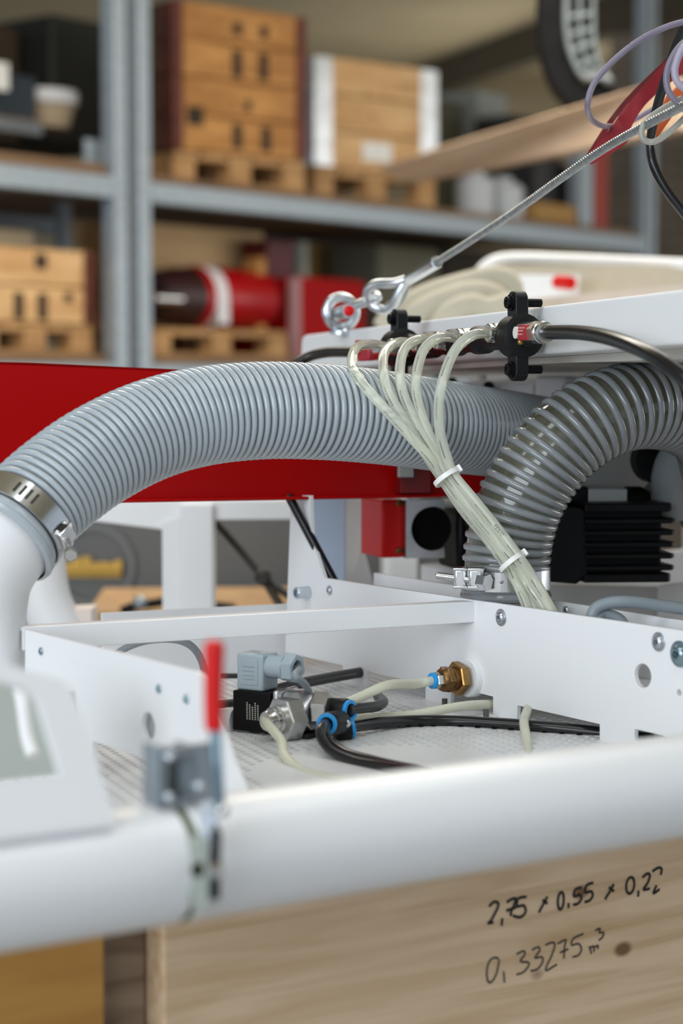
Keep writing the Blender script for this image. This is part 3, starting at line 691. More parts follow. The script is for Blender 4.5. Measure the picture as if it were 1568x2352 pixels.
# screws on the plates
def screw(c, ax, r, name='screw', m=zinc, parent=frame, washer=True, torx=True):
    ax = ax.normalized(); mb = MB(); t = 0
    if washer: mb.lathe(c, ax, [(0, r * 1.45), (r * 0.16, r * 1.45), (r * 0.2, r * 1.38)], 28); t = r * 0.2
    mb.lathe(c + ax * t, ax, [(0, r), (r * 0.18, r), (r * 0.42, r * 0.85), (r * 0.55, r * 0.55), (r * 0.55, r * 0.42), (r * 0.3, r * 0.36), (r * 0.3, 0.0001)], 20, caps=False)
    s = build(name, mb, m, parent)
    star = MB(); N = (UZ - ax * UZ.dot(ax)).normalized(); Bv = ax.cross(N)
    star.prism([[c + ax * (t + r * 0.305) + (N * math.cos(k * math.pi / 6) + Bv * math.sin(k * math.pi / 6)) * r * (0.36 if k % 2 == 0 else 0.22) for k in range(12)]], ax * r * 0.02)
    build('screw_socket', star, dark, s, ang=None)
    return s
for px, py, r, m in ((1151, 1418, 0.0042, zinc), (1513, 1474, 0.0043, zinc), (1562, 1502, 0.0058, zincb), (757, 1356, 0.0028, zinc)):
    screw(PL(px, py), PN, r, m=m)
cbm = MB(); cc = PL(709, 1360); cbm.lathe(cc, PN, [(0, 0.0048), (0.012, 0.0048), (0.0125, 0.0044), (0.0125, 0.003), (0.008, 0.0026), (0.008, 0.0001)], 24, caps=False)
s = build('cap_screw', cbm, zinc, frame); build('screw_socket', MB().lathe(cc + PN * 0.009, PN, [(0, 0.003), (0.0008, 0.003)], 6), zincb, s)
for px, py in ((95, 1496), (366, 1582), (429, 1606)): screw(LL(px, py), LN, 0.0026, m=zincb, washer=False)
# threaded studs by the hub, small screw behind the plate
for px, py in ((1021, 1612), (1116, 1637)):
    c = PL(px, py, 0.012); build('stud', MB().lathe(c - UZ * 0.004, UZ, [(k * 0.0007, 0.0019 + 0.0003 * (k % 2)) for k in range(10)], 14), mat('dark_stud', (0.12, 0.12, 0.11), 0.5, 0.6), frame)
c = PP(1300, 1402, PO - PN * 0.06, PN); screw(c, PN, 0.003, washer=False)
# ledge with tabs at the foot of the plate and the round hub
build('plate_ledge', MB().prism([[PL(975, 1606, 0.0), PL(1134, 1640, 0.0), PL(1134, 1640, 0.0) + PN * 0.022, PL(975, 1606, 0.0) + PN * 0.022]], V((0, 0, -0.0025))), white, frame, ang=None)
hc = PL(1080, 1555)
build('hub_ring', MB().lathe(hc - PN * 0.003, PN, [(0, 0.0145), (0.006, 0.0145), (0.0075, 0.0135), (0.0075, 0.001)], 48), white, frame)

# ================================================================== toggle latch with the red handle
LDp = 0.818
lt = thing('toggle_latch', 'steel toggle latch with a red grip clamping the white tube', 'latch', W(490, 2060, LDp))
def lw(px, py, d=LDp): return W(px, py, d)
fl = Fr(lw(490, 1850), ud)
grip = smooth([lw(492, 1484), lw(491, 1530), lw(490, 1600), lw(491, 1660), lw(494, 1676)], 5)
rad = [0.0047] * len(grip)
n = len(grip)
gr = [lw(492, 1470)] + [lw(492, 1474)] + grip + [lw(494, 1681)]
rads = [0.0022, 0.0036] + [0.0043 - 0.0006 * i / n for i in range(n)] + [0.0018]
build('red_grip', MB().tube(gr, rads, 20, ry=None), redb, lt)
build('lever', MB().bar(lw(494, 1670), lw(504, 1870), 0.0042, 0.0032, nf), zincb, lt, bev=0.0004)
def lface(px, py, off=0.0): return PP(px, py, lw(440, 1790, 0.845) - nf * off, nf)
bx = MB()
bx.prism([[lface(368, 1716), lface(508, 1702), lface(508, 1840), lface(368, 1858)], [lface(384, 1738), lface(440, 1732), lface(440, 1832), lface(384, 1840)]], -nf * 0.002)
build('mounting_plate', bx, zinc, lt, ang=None, bev=0.0004)
bx = MB().prism([[lface(368, 1716), lface(368, 1858), lface(368, 1858) - nf * 0.015, lface(368, 1716) - nf * 0.015]], ud * 0.0015)
bx.prism([[lface(440, 1712), lface(440, 1850), lface(440, 1850) - nf * 0.015, lface(440, 1712) - nf * 0.015]], ud * 0.0015)
build('mounting_flange', bx, galv, lt, ang=None)
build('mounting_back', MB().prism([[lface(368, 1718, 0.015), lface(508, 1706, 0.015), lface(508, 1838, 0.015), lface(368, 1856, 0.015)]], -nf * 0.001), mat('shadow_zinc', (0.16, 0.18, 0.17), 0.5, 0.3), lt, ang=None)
for px, py in ((388, 1738), (386, 1830), (455, 1805)): build('rivet', MB().ball(lface(px, py) + nf * 0.001, 0.0022, 12), zinc, lt)
build('link_plate', MB().prism([[lw(462, 1846), lw(506, 1840), lw(500, 1890), lw(496, 1930), lw(470, 1930)]], -nf * 0.003), zinc, lt, ang=None, bev=0.0004)
build('pivot_bolt', MB().lathe(lw(500, 1858) - nf * 0.003, nf, [(0, 0.0026), (0.008, 0.0026), (0.009, 0.0018)], 16), steel, lt)
build('hook_rod', MB().tube(smooth([lw(497, 1895, 0.815), lw(495, 1930, 0.812), lw(493, 1985, 0.812), lw(492, 2062, 0.814)], 6), [0.0012] * 3 + [0.0024] * 16, 14), mat('blackened_steel', (0.012, 0.014, 0.016), 0.35, 0.3), lt)
build('hook_nut', MB().hex(lw(484, 2003, 0.806), lw(512, 2001, 0.806), 0.0034), steel, lt)
build('hook_bracket', MB().prism([[lw(444, 1925, 0.828), lw(478, 1918, 0.828), lw(482, 2075, 0.828), lw(458, 2105, 0.828), lw(444, 2060, 0.828)]], -nf * 0.006), mat('grey_green_steel', (0.34, 0.37, 0.33), 0.4, 0.4), lt, ang=None, bev=0.0006)
build('bracket_eye', MB().lathe(lw(452, 1997, 0.8275), nf, [(0, 0.0030), (0.0012, 0.0030)], 20), mat('dark_green_rubber', (0.03, 0.045, 0.012), 0.6), lt)
build('mount_bolt', MB().ball(lw(474, 1912, 0.838), 0.0026, 14), zinc, lt)

# ================================================================== spiral hoses
def spiral_hose(name, label, ctrl, R, pitch, rr, ribm, wallm, steps=40, wall_r=None):
    pts, L = resample(smooth(wp(ctrl), 16), 0.0022)
    t = thing(name, label, 'hose', pts[0])
    wr_ = wall_r or R - rr * 0.9
    build('hose_wall', MB().tube(pts, wr_, 40), wallm, t, ang=80)
    T, N, Bn = frames(pts); turns = L / pitch; m = int(turns * steps); sp = []
    n = len(pts) - 1
    for i in range(m + 1):
        s = i / m * n; k = min(int(s), n - 1); u = s - k
        c = pts[k].lerp(pts[k + 1], u); Nn = N[k].lerp(N[k + 1], u); Bb = Bn[k].lerp(Bn[k + 1], u)
        a = 2 * math.pi * turns * i / m
        sp.append(c + (Nn * math.cos(a) + Bb * math.sin(a)) * (R - rr * 0.75))
    build('spiral_rib', MB().tube(sp, rr, 7), ribm, t, ang=80)
    return pts
h1 = spiral_hose('suction_hose', 'thick light grey spiral hose arching from the left pipe across the red panel',
    [(38, 1206, 1.285), (78, 1162, 1.295), (140, 1107, 1.31), (228, 1045, 1.33), (340, 990, 1.355), (460, 957, 1.38), (600, 943, 1.405), (740, 946, 1.43), (870, 958, 1.46), (1000, 976, 1.50), (1120, 992, 1.555), (1200, 1001, 1.62), (1290, 1012, 1.72), (1370, 1025, 1.82)],
    0.0342, 0.00545, 0.00225, rib1, wall1)
h2 = spiral_hose('suction_hose', 'smoky olive spiral hose rising from the bolt clamp and bending to the right',
    [(1160, 1372, 1.447), (1161, 1330, 1.447), (1163, 1285, 1.447), (1172, 1222, 1.445), (1196, 1148, 1.442), (1240, 1074, 1.44), (1305, 1003, 1.44), (1385, 952, 1.445), (1470, 931, 1.46), (1560, 943, 1.49), (1625, 985, 1.53), (1650, 1045, 1.585), (1655, 1110, 1.64), (1640, 1170, 1.69)],
    0.0318, 0.0076, 0.0030, rib2, wall2, wall_r=0.0302)

def band_clamp(label, c, ax, R, w, toward, ba=None):
    """steel band clamp: band, two trunnion lugs, bolt"""
    ax = ax.normalized(); tw = (toward - ax * toward.dot(ax)).normalized(); sd = ax.cross(tw)
    t = thing('hose_clamp', label, 'hose clamp', c)
    build('band', MB().lathe(c - ax * w / 2, ax, [(0, R), (0.0003, R + 0.0011), (w - 0.0003, R + 0.0011), (w, R)], 72, caps=False), steel, t)
    return t, ax, tw, sd
# clamp of the smoky hose (bolt leaves to the left)
hc2 = W(1161, 1328, 1.447); tw = (V((CAM.x, CAM.y, hc2.z)) - hc2).normalized()
axc = (h2[8] - h2[0]).normalized(); axc = V((0, 0, 1))
t, ax, tw, sd = band_clamp('bright steel bolt clamp at the foot of the smoky hose', hc2, axc, 0.0315, 0.0146, tw)
lft = -RT
Rb = 0.0326
def on_band(a, r=Rb, dz=0.0): return hc2 + (tw * math.cos(a) + lft * math.sin(a)) * r + UZ * dz      # a=0 faces the camera, + to the left
for px, py, d_, hw_ in ((1057, 1327, 1.4215, 0.0046), (1093, 1328, 1.4125, 0.0054)):
    f = Fr(W(px, py, d_), (1, -0.12, 0))
    build('lug', MB().box(f, -hw_, hw_, -0.0052, 0.008, -0.0072, 0.0072), steel, t, bev=0.0022, seg=3)
    build('lug_lip', MB().box(f, -hw_ - 0.0006, hw_ + 0.0006, -0.0056, 0.008, 0.0052, 0.0076).box(f, -hw_ - 0.0006, hw_ + 0.0006, -0.0056, 0.008, -0.0076, -0.0052), steel, t, bev=0.0008)
b0 = W(1112, 1336, 1.408); b1 = W(1003, 1322, 1.435)
bd_ = (b1 - b0).normalized()
prof = [(0, 0.0027)]
Lb = (b1 - b0).length
k = 0; x = 0.001
while x < Lb - 0.001: prof.append((x, 0.0023 + (0.00035 if k % 2 else 0))); x += 0.0007; k += 1
prof += [(Lb, 0.0019)]
build('bolt_thread', MB().lathe(b0, bd_, prof, 18), steel, t)
build('bolt_head', MB().hex(b0 - bd_ * 0.0035, b0 + bd_ * 0.0045, 0.0064, rot=0.3), steel, t)
f = Fr(on_band(math.radians(6), Rb + 0.0002), -RT, tw * -1)
pl = MB()
ks = [on_band(math.radians(a), Rb + 0.0006, 0) for a in range(-14, 27, 4)]
for i in range(len(ks) - 1):
    pl.add([ks[i] - UZ * 0.0070, ks[i + 1] - UZ * 0.0070, ks[i + 1] + UZ * 0.0070, ks[i] + UZ * 0.0070], [(0, 1, 2, 3)])
build('band_overlap', pl, steel, t)
for a, dz in ((22, 0.0035), (22, -0.0032), (11, 0.0005)):
    build('spot_weld', MB().lathe(on_band(math.radians(a - 6), Rb + 0.0004, dz), on_band(math.radians(a - 6), 1) - hc2, [(0, 0.0014), (0.0008, 0.0014), (0.0009, 0.001)], 14), mat('weld_mark', (0.2, 0.19, 0.17), 0.4, 0.8), t)
# soft end of the hose below the clamp
build('hose_cuff', MB().lathe(hc2 - UZ * 0.0155, UZ, [(0, 0.030), (0.001, 0.0325), (0.003, 0.0335), (0.0055, 0.0325), (0.007, 0.031)], 60, caps=False), rib2, at=hc2 - UZ * 0.0155, label='grey rubber hose cuff just under the bolt clamp', cat='hose cuff')

# left: white elbow duct, rim and clamp
el = smooth(wp([(-66, 1712, 1.285), (-66, 1600, 1.285), (-66, 1500, 1.285), (-62, 1400, 1.283), (-48, 1320, 1.28), (-12, 1256, 1.28), (38, 1206, 1.285)]), 10)
du = thing('elbow_duct', 'white painted elbow pipe at the left edge feeding the grey hose', 'pipe', el[0])
build('pipe', MB().tube(el, 0.0345, 48), white, du, ang=60)
ea = (h1[6] - h1[0]).normalized()
e0 = h1[0] - ea * 0.006
build('rim', MB().lathe(e0 - ea * 0.010, ea, [(0, 0.0345), (0.002, 0.0368), (0.0045, 0.0372), (0.006, 0.0360), (0.0075, 0.0365), (0.010, 0.0352), (0.012, 0.034)], 64, caps=False), rib1, du)
cc1 = h1[0] + ea * 0.0045
t, ax, tw1, sd1 = band_clamp('shiny steel band clamp joining the grey hose to the white elbow', cc1, ea, 0.0352, 0.0165, (CAM - cc1).normalized())
# screw housing on the lower right of the band
dn = (W(170, 1262, 1.262) - cc1); dn = (dn - ea * dn.dot(ea)).normalized()
tn = ea.cross(dn).normalized()
if tn.dot(CAM - cc1) < 0: tn = -tn
hp = cc1 + dn * 0.0375
hf = Fr(hp, ea, tn)
build('screw_housing', MB().box(hf, -0.0065, 0.0065, -0.004, 0.009, -0.004, 0.0035), steel, t, bev=0.0015, seg=3)
build('housing_window', MB().box(hf, -0.003, 0.003, 0.0088, 0.0095, -0.002, 0.002), dark, t, ang=None)
sp_ = W(163, 1276, 1.245)
build('clamp_screw', MB().cyl(hp, sp_ - (sp_ - hp).normalized() * 0.004, 0.002).hex(sp_ - (sp_ - hp).normalized() * 0.005, sp_, 0.0042), steel, t)
for i in range(4):
    a = 0.25 + i * 0.13
    pmid = cc1 + (tn * math.cos(a) + dn * math.sin(a)) * 0.0366
    fpl = Fr(pmid, ea, tn * -math.sin(a) + dn * math.cos(a))
    build('band_slot', MB().box(fpl, -0.004, 0.004, -0.0009, 0.0009, -0.0003, 0.0003), mat('slot_dark', (0.05, 0.045, 0.04), 0.5, 0.5), t, ang=None)

# ================================================================== manifold
MAR = (1198, 768, 1.405)                                     # right end centre
mR = W(1192, 772, 1.405); mL = W(915, 800, 1.61)
mL.z = mL.z; mx = (mR - mL).normalized(); ML = (mR - mL).length
mF = Fr(mL, mx)                                              # x to the right and nearer, y back, z up
out = (-RT * 0.94 - V((0, 1, 0)) * 0.34).normalized()        # outlets look left, towards the camera
mf = thing('air_manifold', 'black air manifold bar with five outlets fixed in front of the white lid', 'manifold', mL)
build('bar', MB().lathe(mF.p(-0.012), mx, [(0, 0.0075), (0.004, 0.0085)] + [q for i in range(5) for q in ((0.018 + i * 0.047, 0.0085), (0.022 + i * 0.047, 0.0105), (0.036 + i * 0.047, 0.0105), (0.040 + i * 0.047, 0.0085))] + [(ML + 0.02, 0.009), (ML + 0.024, 0.008)], 24), blackp, mf)
fit = []
sxx = 4573 / 1000.0
def bracket(p, lab):
    f = Fr(p, mx)
    face = (-f.y)                                            # towards the camera side
    hb = MB()
    hb.lathe(p - mx * 0.010, mx, [(0, 0.011), (0.002, 0.0155), (0.018, 0.0155), (0.020, 0.011)], 24)
    b = build('mount_boss', hb, blackp, mf)
    for s in (1, -1):
        arm = MB(); arm.box(f, -0.0072, 0.0072, -0.006, 0.004, s * 0.010, s * 0.0255)
        arm.lathe(f.p(0, 0.004, s * 0.0245), -f.y, [(0, 0.0072), (0.010, 0.0072)], 20)
        build('mount_arm', arm, blackp, mf, bev=0.001)
        sc = build('mount_screw', MB().lathe(f.p(0, -0.006, s * 0.0235), -f.y, [(0, 0.0058), (0.0015, 0.0058), (0.0015, 0.0042), (0.004, 0.0042), (0.004, 0.002), (0.002, 0.0018), (0.002, 0.0001)], 20, caps=False), blackc, mf)
        build('screw_socket', MB().lathe(f.p(0, -0.0083, s * 0.0235), -f.y, [(0, 0.0021), (0.0004, 0.0021)], 6), steel, sc)
        build('screw_tail', MB().cyl(f.p(0, 0.004, s * 0.0235), f.p(0, 0.017, s * 0.0235), 0.0030), blackc, mf)
bracket(mF.p(ML), 'r'); bracket(mF.p(0.004), 'l')
# five push-in fittings, their tubes
outl = [((893, 797), 1.575), ((948, 789), 1.535), ((998, 783), 1.50), ((1047, 776), 1.465), ((1118, 765), 1.41)]
tubes = []
for i, ((px, py), d) in enumerate(outl):
    e = W(px, py, d)                                         # mouth of the fitting
    base = e - out * 0.019
    hx = build('outlet_fitting', MB().hex(base - out * 0.002, base + out * 0.0115, 0.0074, rot=0.2), nickel, mf)
    build('collar', MB().lathe(base + out * 0.0115, out, [(0, 0.0066), (0.001, 0.0070), (0.0028, 0.0070), (0.0033, 0.0060), (0.0042, 0.0060), (0.0045, 0.0067), (0.0068, 0.0067), (0.0075, 0.0058), (0.0075, 0.0038)], 24, caps=False), nickel, hx)
    build('stem', MB().cyl(base - out * 0.010, base - out * 0.002, 0.0070, n=16), blackp, hx)
    tubes.append(e)
TRd = 0.0037
tl = [
 [(850, 790, 1.52), (818, 800, 1.47), (808, 832, 1.435), (822, 868, 1.41), (868, 922, 1.398), (930, 990, 1.398), (985, 1050, 1.40), (1018, 1098, 1.406), (1065, 1160, 1.402), (1120, 1225, 1.40), (1168, 1295, 1.396), (1190, 1345, 1.395), (1210, 1395, 1.39), (1225, 1450, 1.388)],
 [(915, 786, 1.48), (884, 808, 1.45), (880, 850, 1.425), (892, 900, 1.408), (922, 955, 1.405), (962, 1020, 1.405), (1010, 1092, 1.41), (1062, 1170, 1.406), (1118, 1238, 1.404), (1163, 1300, 1.40), (1195, 1350, 1.398), (1228, 1395, 1.392), (1245, 1450, 1.39)],
 [(965, 778, 1.46), (930, 800, 1.44), (918, 850, 1.42), (926, 905, 1.412), (955, 970, 1.41), (990, 1030, 1.405), (1025, 1090, 1.403), (1080, 1165, 1.398), (1140, 1240, 1.395), (1183, 1292, 1.390), (1215, 1345, 1.39), (1250, 1400, 1.386), (1265, 1450, 1.385)],
 [(1010, 775, 1.44), (975, 800, 1.43), (958, 850, 1.42), (956, 905, 1.415), (976, 975, 1.41), (1005, 1040, 1.406), (1030, 1090, 1.409), (1078, 1150, 1.404), (1130, 1215, 1.400), (1180, 1285, 1.397), (1222, 1345, 1.395), (1260, 1402, 1.384), (1280, 1450, 1.383)],
 [(1085, 770, 1.395), (1048, 800, 1.39), (1022, 855, 1.388), (1008, 920, 1.39), (1010, 990, 1.395), (1026, 1050, 1.40), (1043, 1092, 1.400), (1090, 1150, 1.396), (1145, 1218, 1.393), (1193, 1282, 1.388), (1228, 1335, 1.388), (1264, 1398, 1.380), (1290, 1450, 1.378)]]
names = ['first from the left', 'second from the left', 'in the middle', 'second from the right', 'nearest the red valve']
TP = []
for i, l in enumerate(tl):
    pts = smooth([tubes[i] - out * 0.006, tubes[i]] + wp(l), 10)
    TP.append(pts)
    o = build('air_tube', MB().tube(pts, TRd, 14), clear, ang=80, at=pts[0], label='translucent air tube leaving the manifold outlet ' + names[i], cat='tube', group='translucent tubes of the manifold')
    if True:                                                  # small printed marks along the tube
        mk = MB(); T, N, Bn = frames(pts)
        for j in range(30, len(pts) - 8, 1):
            if (j // 7) % 2 == 0: continue
            view = (CAM - pts[j]); view = (view - T[j] * view.dot(T[j])).normalized(); sd = T[j].cross(view)
            nn = (view * 0.9 + sd * 0.42).normalized(); bb = T[j].cross(nn)
            for k in (0.1, 0.55):
                c = pts[j].lerp(pts[j + 1], k) + nn * (TRd + 0.00008)
                w_ = 0.00022 + 0.00025 * random.random(); h_ = 0.00045
                mk.add([c - T[j] * w_ - bb * h_, c + T[j] * w_ - bb * h_, c + T[j] * w_ + bb * h_, c - T[j] * w_ + bb * h_], [(0, 1, 2, 3)])
        build('printed_text', mk, tubeprint, o, ang=None, kind='stuff')
# the readable word on the outer tube, stroke by stroke
best = min(((abs(784 + (p - CAM).dot(RT) / (p - CAM).dot(FW) * F - 1166) + abs(1176 - (p - CAM).dot(UPV) / (p - CAM).dot(FW) * F - 1213), j) for j, p in enumerate(TP[4])))[1]
tg = (TP[4][best + 1] - TP[4][best - 1]).normalized(); vw = CAM - TP[4][best]; vw = (vw - tg * vw.dot(tg)).normalized(); sdv = tg.cross(vw)
GL = {'F': [((0, 0), (0, 2)), ((0, 2), (1.2, 2)), ((0, 1), (1, 1))], 'E': [((0, 0), (0, 2)), ((0, 2), (1.2, 2)), ((0, 1), (1, 1)), ((0, 0), (1.2, 0))],
      'S': [((1.2, 2), (0, 2)), ((0, 2), (0, 1)), ((0, 1), (1.2, 1)), ((1.2, 1), (1.2, 0)), ((1.2, 0), (0, 0))], 'T': [((0.6, 0), (0.6, 2)), ((0, 2), (1.2, 2))],
      'O': [((0, 0), (0, 2)), ((0, 2), (1.2, 2)), ((1.2, 2), (1.2, 0)), ((1.2, 0), (0, 0))]}
wm = MB(); us = 0.0011
def onto(x, y):
    a = y * us / TRd; c = TP[4][best] + tg * x
    return c + (vw * math.cos(a) - sdv * math.sin(a) * 1.0) * (TRd + 0.0001)
for i, ch in enumerate('FESTO'):
    for (x0_, y0_), (x1_, y1_) in GL[ch]:
        a_, b_ = onto((i * 1.75 + x0_) * us - 0.004, y0_ - 1), onto((i * 1.75 + x1_) * us - 0.004, y1_ - 1)
        wm.tube([a_, b_], 0.00016, 5)
build('printed_word', wm, mat('tube_word_ink', (0.03, 0.035, 0.03), 0.6), bpy.data.objects['air_tube.004'], ang=None)
# two zip ties round the bundle
def ziptie(c, ax, rx, ry, lab, head):
    ax = ax.normalized(); v = (CAM - c); v = (v - ax * v.dot(ax)).normalized(); s = ax.cross(v)
    t = thing('cable_tie', lab, 'cable tie', c)
    loop = [c + s * (math.cos(a) * rx) + v * (math.sin(a) * ry) for a in [2 * math.pi * i / 40 for i in range(40)]]
    mb = MB(); 
    for i in range(40):
        a, b = loop[i], loop[(i + 1) % 40]; o1 = (a - c).normalized() * 0.0008; o2 = (b - c).normalized() * 0.0008; h = ax * 0.0017
        mb.add([a - h, b - h, b + h, a + h, a - h + o1, b - h + o2, b + h + o2, a + h + o1], [(0, 1, 2, 3), (4, 5, 6, 7), (0, 1, 5, 4), (3, 2, 6, 7)])
    build('strap', mb, tie, t)
    hpnt = c + s * (head * rx) * 0.99 + v * 0.002
    build('lock_head', MB().box(Fr(hpnt, s, v), -0.0022, 0.0022, -0.002, 0.0025, -0.0026, 0.0026), tie, t, bev=0.0005)
b1c = W(1027, 1096, 1.405); ziptie(b1c, W(1000, 1060, 1.408) - W(1060, 1150, 1.402), 0.0100, 0.0118, 'upper white cable tie round the translucent tube bundle', 1)
b2c = W(1177, 1291, 1.395); ziptie(b2c, W(1130, 1230, 1.399) - W(1200, 1322, 1.392), 0.0104, 0.0122, 'lower white cable tie round the translucent tube bundle', 1)
# red valves at both ends
vr = thing('shutoff_valve', 'small red shutoff valve at the right end of the manifold with a black hose', 'valve', W(1215, 762, 1.385))
vF = Fr(W(1215, 764, 1.375), (W(1275, 763, 1.33) - W(1200, 764, 1.38)))
build('lever', MB().box(vF, -0.0065, 0.0085, -0.006, -0.0005, -0.0055, 0.0055), mat('valve_red', (0.34, 0.012, 0.022), 0.4), vr, bev=0.001)
lm = MB()
for i, (a, w_) in enumerate(((0.0028, 0.011), (0.0008, 0.008), (-0.0016, 0.007))):
    lm.box(vF, -0.0052, -0.0052 + w_, -0.00615, -0.006, a, a + 0.0009)
build('lever_print', lm, mat('pale_red_print', (0.65, 0.30, 0.30), 0.6), vr, ang=None)
build('body', MB().lathe(vF.p(-0.02, 0.003, 0), vF.x, [(0, 0.005), (0.002, 0.0075), (0.026, 0.0075), (0.028, 0.006)], 20), nickel, vr)
build('stop_knob', MB().cyl(vF.p(-0.0105, -0.006, 0), vF.p(-0.0105, 0.002, 0), 0.0042), mat('ivory_knob', (0.75, 0.73, 0.68), 0.4), vr)
build('pivot_screw', MB().ball(vF.p(-0.006, -0.004, -0.0065), 0.0022), brass, vr)
build('hex_nut', MB().hex(vF.p(0.0085, 0.001, 0), vF.p(0.0165, 0.001, 0), 0.0080, rot=0.2), nickel, vr)
build('collar', MB().lathe(vF.p(0.0165, 0.001, 0), vF.x, [(0, 0.0070), (0.0010, 0.0078), (0.004, 0.0078), (0.0046, 0.0072), (0.0085, 0.0072), (0.009, 0.006)], 24), nickel, vr)
bh = smooth([vF.p(0.016, 0.001, 0), vF.p(0.024, 0.001, 0)] + wp([(1330, 764, 1.295), (1400, 776, 1.245), (1470, 802, 1.20), (1530, 838, 1.17), (1600, 895, 1.15), (1660, 970, 1.14), (1740, 1100, 1.13), (1800, 1280, 1.14), (1820, 1420, 1.18)]), 10)
build('air_hose', MB().tube(bh, 0.0049, 16), rubber, ang=80, at=bh[0], label='glossy black air hose curving down to the right from the red valve', cat='hose')
vl = thing('shutoff_valve', 'small red valve at the left end of the manifold behind the first tube', 'valve', W(850, 808, 1.64))
vG = Fr(W(850, 808, 1.64), W(880, 806, 1.62) - W(820, 810, 1.66))
build('lever', MB().box(vG, -0.012, 0.008, -0.006, 0, -0.0075, 0.0015), mat('valve_red', (0.34, 0.012, 0.022), 0.4), vl, bev=0.001)
build('body', MB().lathe(vG.p(-0.012, 0.004, 0), vG.x, [(0, 0.005), (0.002, 0.0072), (0.034, 0.0072), (0.036, 0.006)], 20), nickel, vl)
build('end_block', MB().box(vG, -0.014, -0.006, -0.007, 0.002, -0.002, 0.010), mat('valve_red', (0.34, 0.012, 0.022), 0.4), vl, bev=0.001)
lh = smooth([vG.p(-0.010, 0.004, 0)] + wp([(800, 808, 1.67), (752, 809, 1.69), (712, 818, 1.70), (678, 838, 1.70), (640, 880, 1.70)]), 8)
build('air_hose', MB().tube(lh, 0.0046, 12), mat('dark_brown_hose', (0.022, 0.019, 0.016), 0.35), ang=80, at=lh[0], label='dark thin hose leaving the manifold to the left behind the grey hose', cat='hose')

# ================================================================== solenoid valve on the sheet
va = V((0.85, -0.53, 0)).normalized()
vo_ = PZ(578, 1686, ZS); vo_ += UZ * 0.0015
S = Fr(vo_, va); mm = 0.001
sv = thing('solenoid_valve', 'solenoid valve with black coil, grey plug and cast steel body on the perforated sheet', 'valve', S)
def sb(nm, a0, a1, b0, b1, c0, c1, m, bev=0.0006, parent=sv, seg=2): return build(nm, MB().box(S, a0 * mm, a1 * mm, b0 * mm, b1 * mm, c0 * mm, c1 * mm), m, parent, bev=bev, seg=seg)
coil = sb('coil', -15.5, 15, 0, 26, 0, 27, blackc, 0.0008)
pm = MB()
for i in range(5):
    for j in range(9 - i % 3):
        pm.box(S, (-4.2 + i * 2.2) * mm, (-4.2 + i * 2.2 + 0.9) * mm, -0.00008, 0.0002, (8.2 + j * 1.35) * mm, (8.2 + j * 1.35 + 0.75) * mm)
build('coil_print', pm, printm, coil, ang=None, kind='stuff')
pg = thing_plug = sb('plug', -14.5, 7.0, 3, 22, 27.1, 52, greyp, 0.0016, seg=3)
sb('plug_panel', -11.5, 3.0, 2.6, 3.1, 31, 49, greyp, 0.0002, parent=pg)
pr = MB()
for z in (34.5, 37, 40, 43): pr.box(S, -9 * mm, (0.5) * mm, 0.0024, 0.0027, z * mm, (z + 0.6) * mm)
build('plug_marks', pr, mat('plug_mark', (0.27, 0.33, 0.37), 0.5), pg, ang=None)
build('plug_screw', MB().lathe(S.p(-4 * mm, 12 * mm, 51.8 * mm), UZ, [(0, 0.003), (0.0005, 0.003), (0.0005, 0.0018), (0.0002, 0.0001)], 16, caps=False), mat('plug_mark', (0.27, 0.33, 0.37), 0.5), pg)
gz = 43.5
build('cable_gland', MB().lathe(S.p(6 * mm, 12 * mm, gz * mm), va, [(0, 0.0078), (0.012, 0.0078), (0.0125, 0.0088), (0.0145, 0.0088)], 28), greyp, pg)
gn = MB().lathe(S.p(20.5 * mm, 12 * mm, gz * mm), va, [(0, 0.0092), (0.0006, 0.0100), (0.0075, 0.0100), (0.0085, 0.0092), (0.0085, 0.0062), (0.003, 0.0058), (0.003, 0.0001)], 6, caps=False, rot=0.15)
build('gland_nut', gn, greyp, pg, ang=30)
build('gland_shadow', MB().lathe(S.p(24 * mm, 12 * mm, gz * mm), va, [(0, 0.0056), (0.0003, 0.0056)], 20), mat('gland_inside', (0.02, 0.03, 0.035), 0.7), pg)
# body
build('stem', MB().cyl(S.p(14 * mm, 11 * mm, 14 * mm), S.p(20 * mm, 11 * mm, 14 * mm), 0.0065), steel, sv)
build('bonnet', MB().box(S, 18.5 * mm, 23 * mm, -3 * mm, 23 * mm, 1 * mm, 30 * mm), alu, sv, bev=0.002, seg=3)
build('valve_body', MB().lathe(S.p(23 * mm, 11 * mm, 15 * mm), va, [(0, 0.0155), (0.012, 0.0155), (0.018, 0.013), (0.021, 0.012)], 8, rot=math.pi / 8), alu, sv, bev=0.0015, seg=3, ang=50)
pd = (-S.y * 0.93 - S.x * 0.28).normalized()
pc = S.p(33 * mm, 3 * mm, 12.5 * mm)
build('port_hex', MB().hex(pc, pc + pd * 0.014, 0.0150, rot=0.5), alu, sv)
build('port_boss', MB().lathe(pc + pd * 0.014, pd, [(0, 0.0098), (0.003, 0.0098), (0.0035, 0.0085), (0.006, 0.0085), (0.0065, 0.0074), (0.010, 0.0070), (0.0115, 0.0062), (0.0115, 0.0034), (0.005, 0.003), (0.005, 0.0001)], 28, caps=False), nickel, sv)
build('outlet_hex', MB().hex(S.p(43 * mm, 11 * mm, 18 * mm), S.p(53 * mm, 14 * mm, 18 * mm), 0.0118, rot=0.1), alu, sv)
build('foot', MB().box(S, 24 * mm, 44 * mm, 2 * mm, 20 * mm, -1.4 * mm, 2 * mm), mat('black_foot', (0.02, 0.02, 0.018), 0.6), sv)
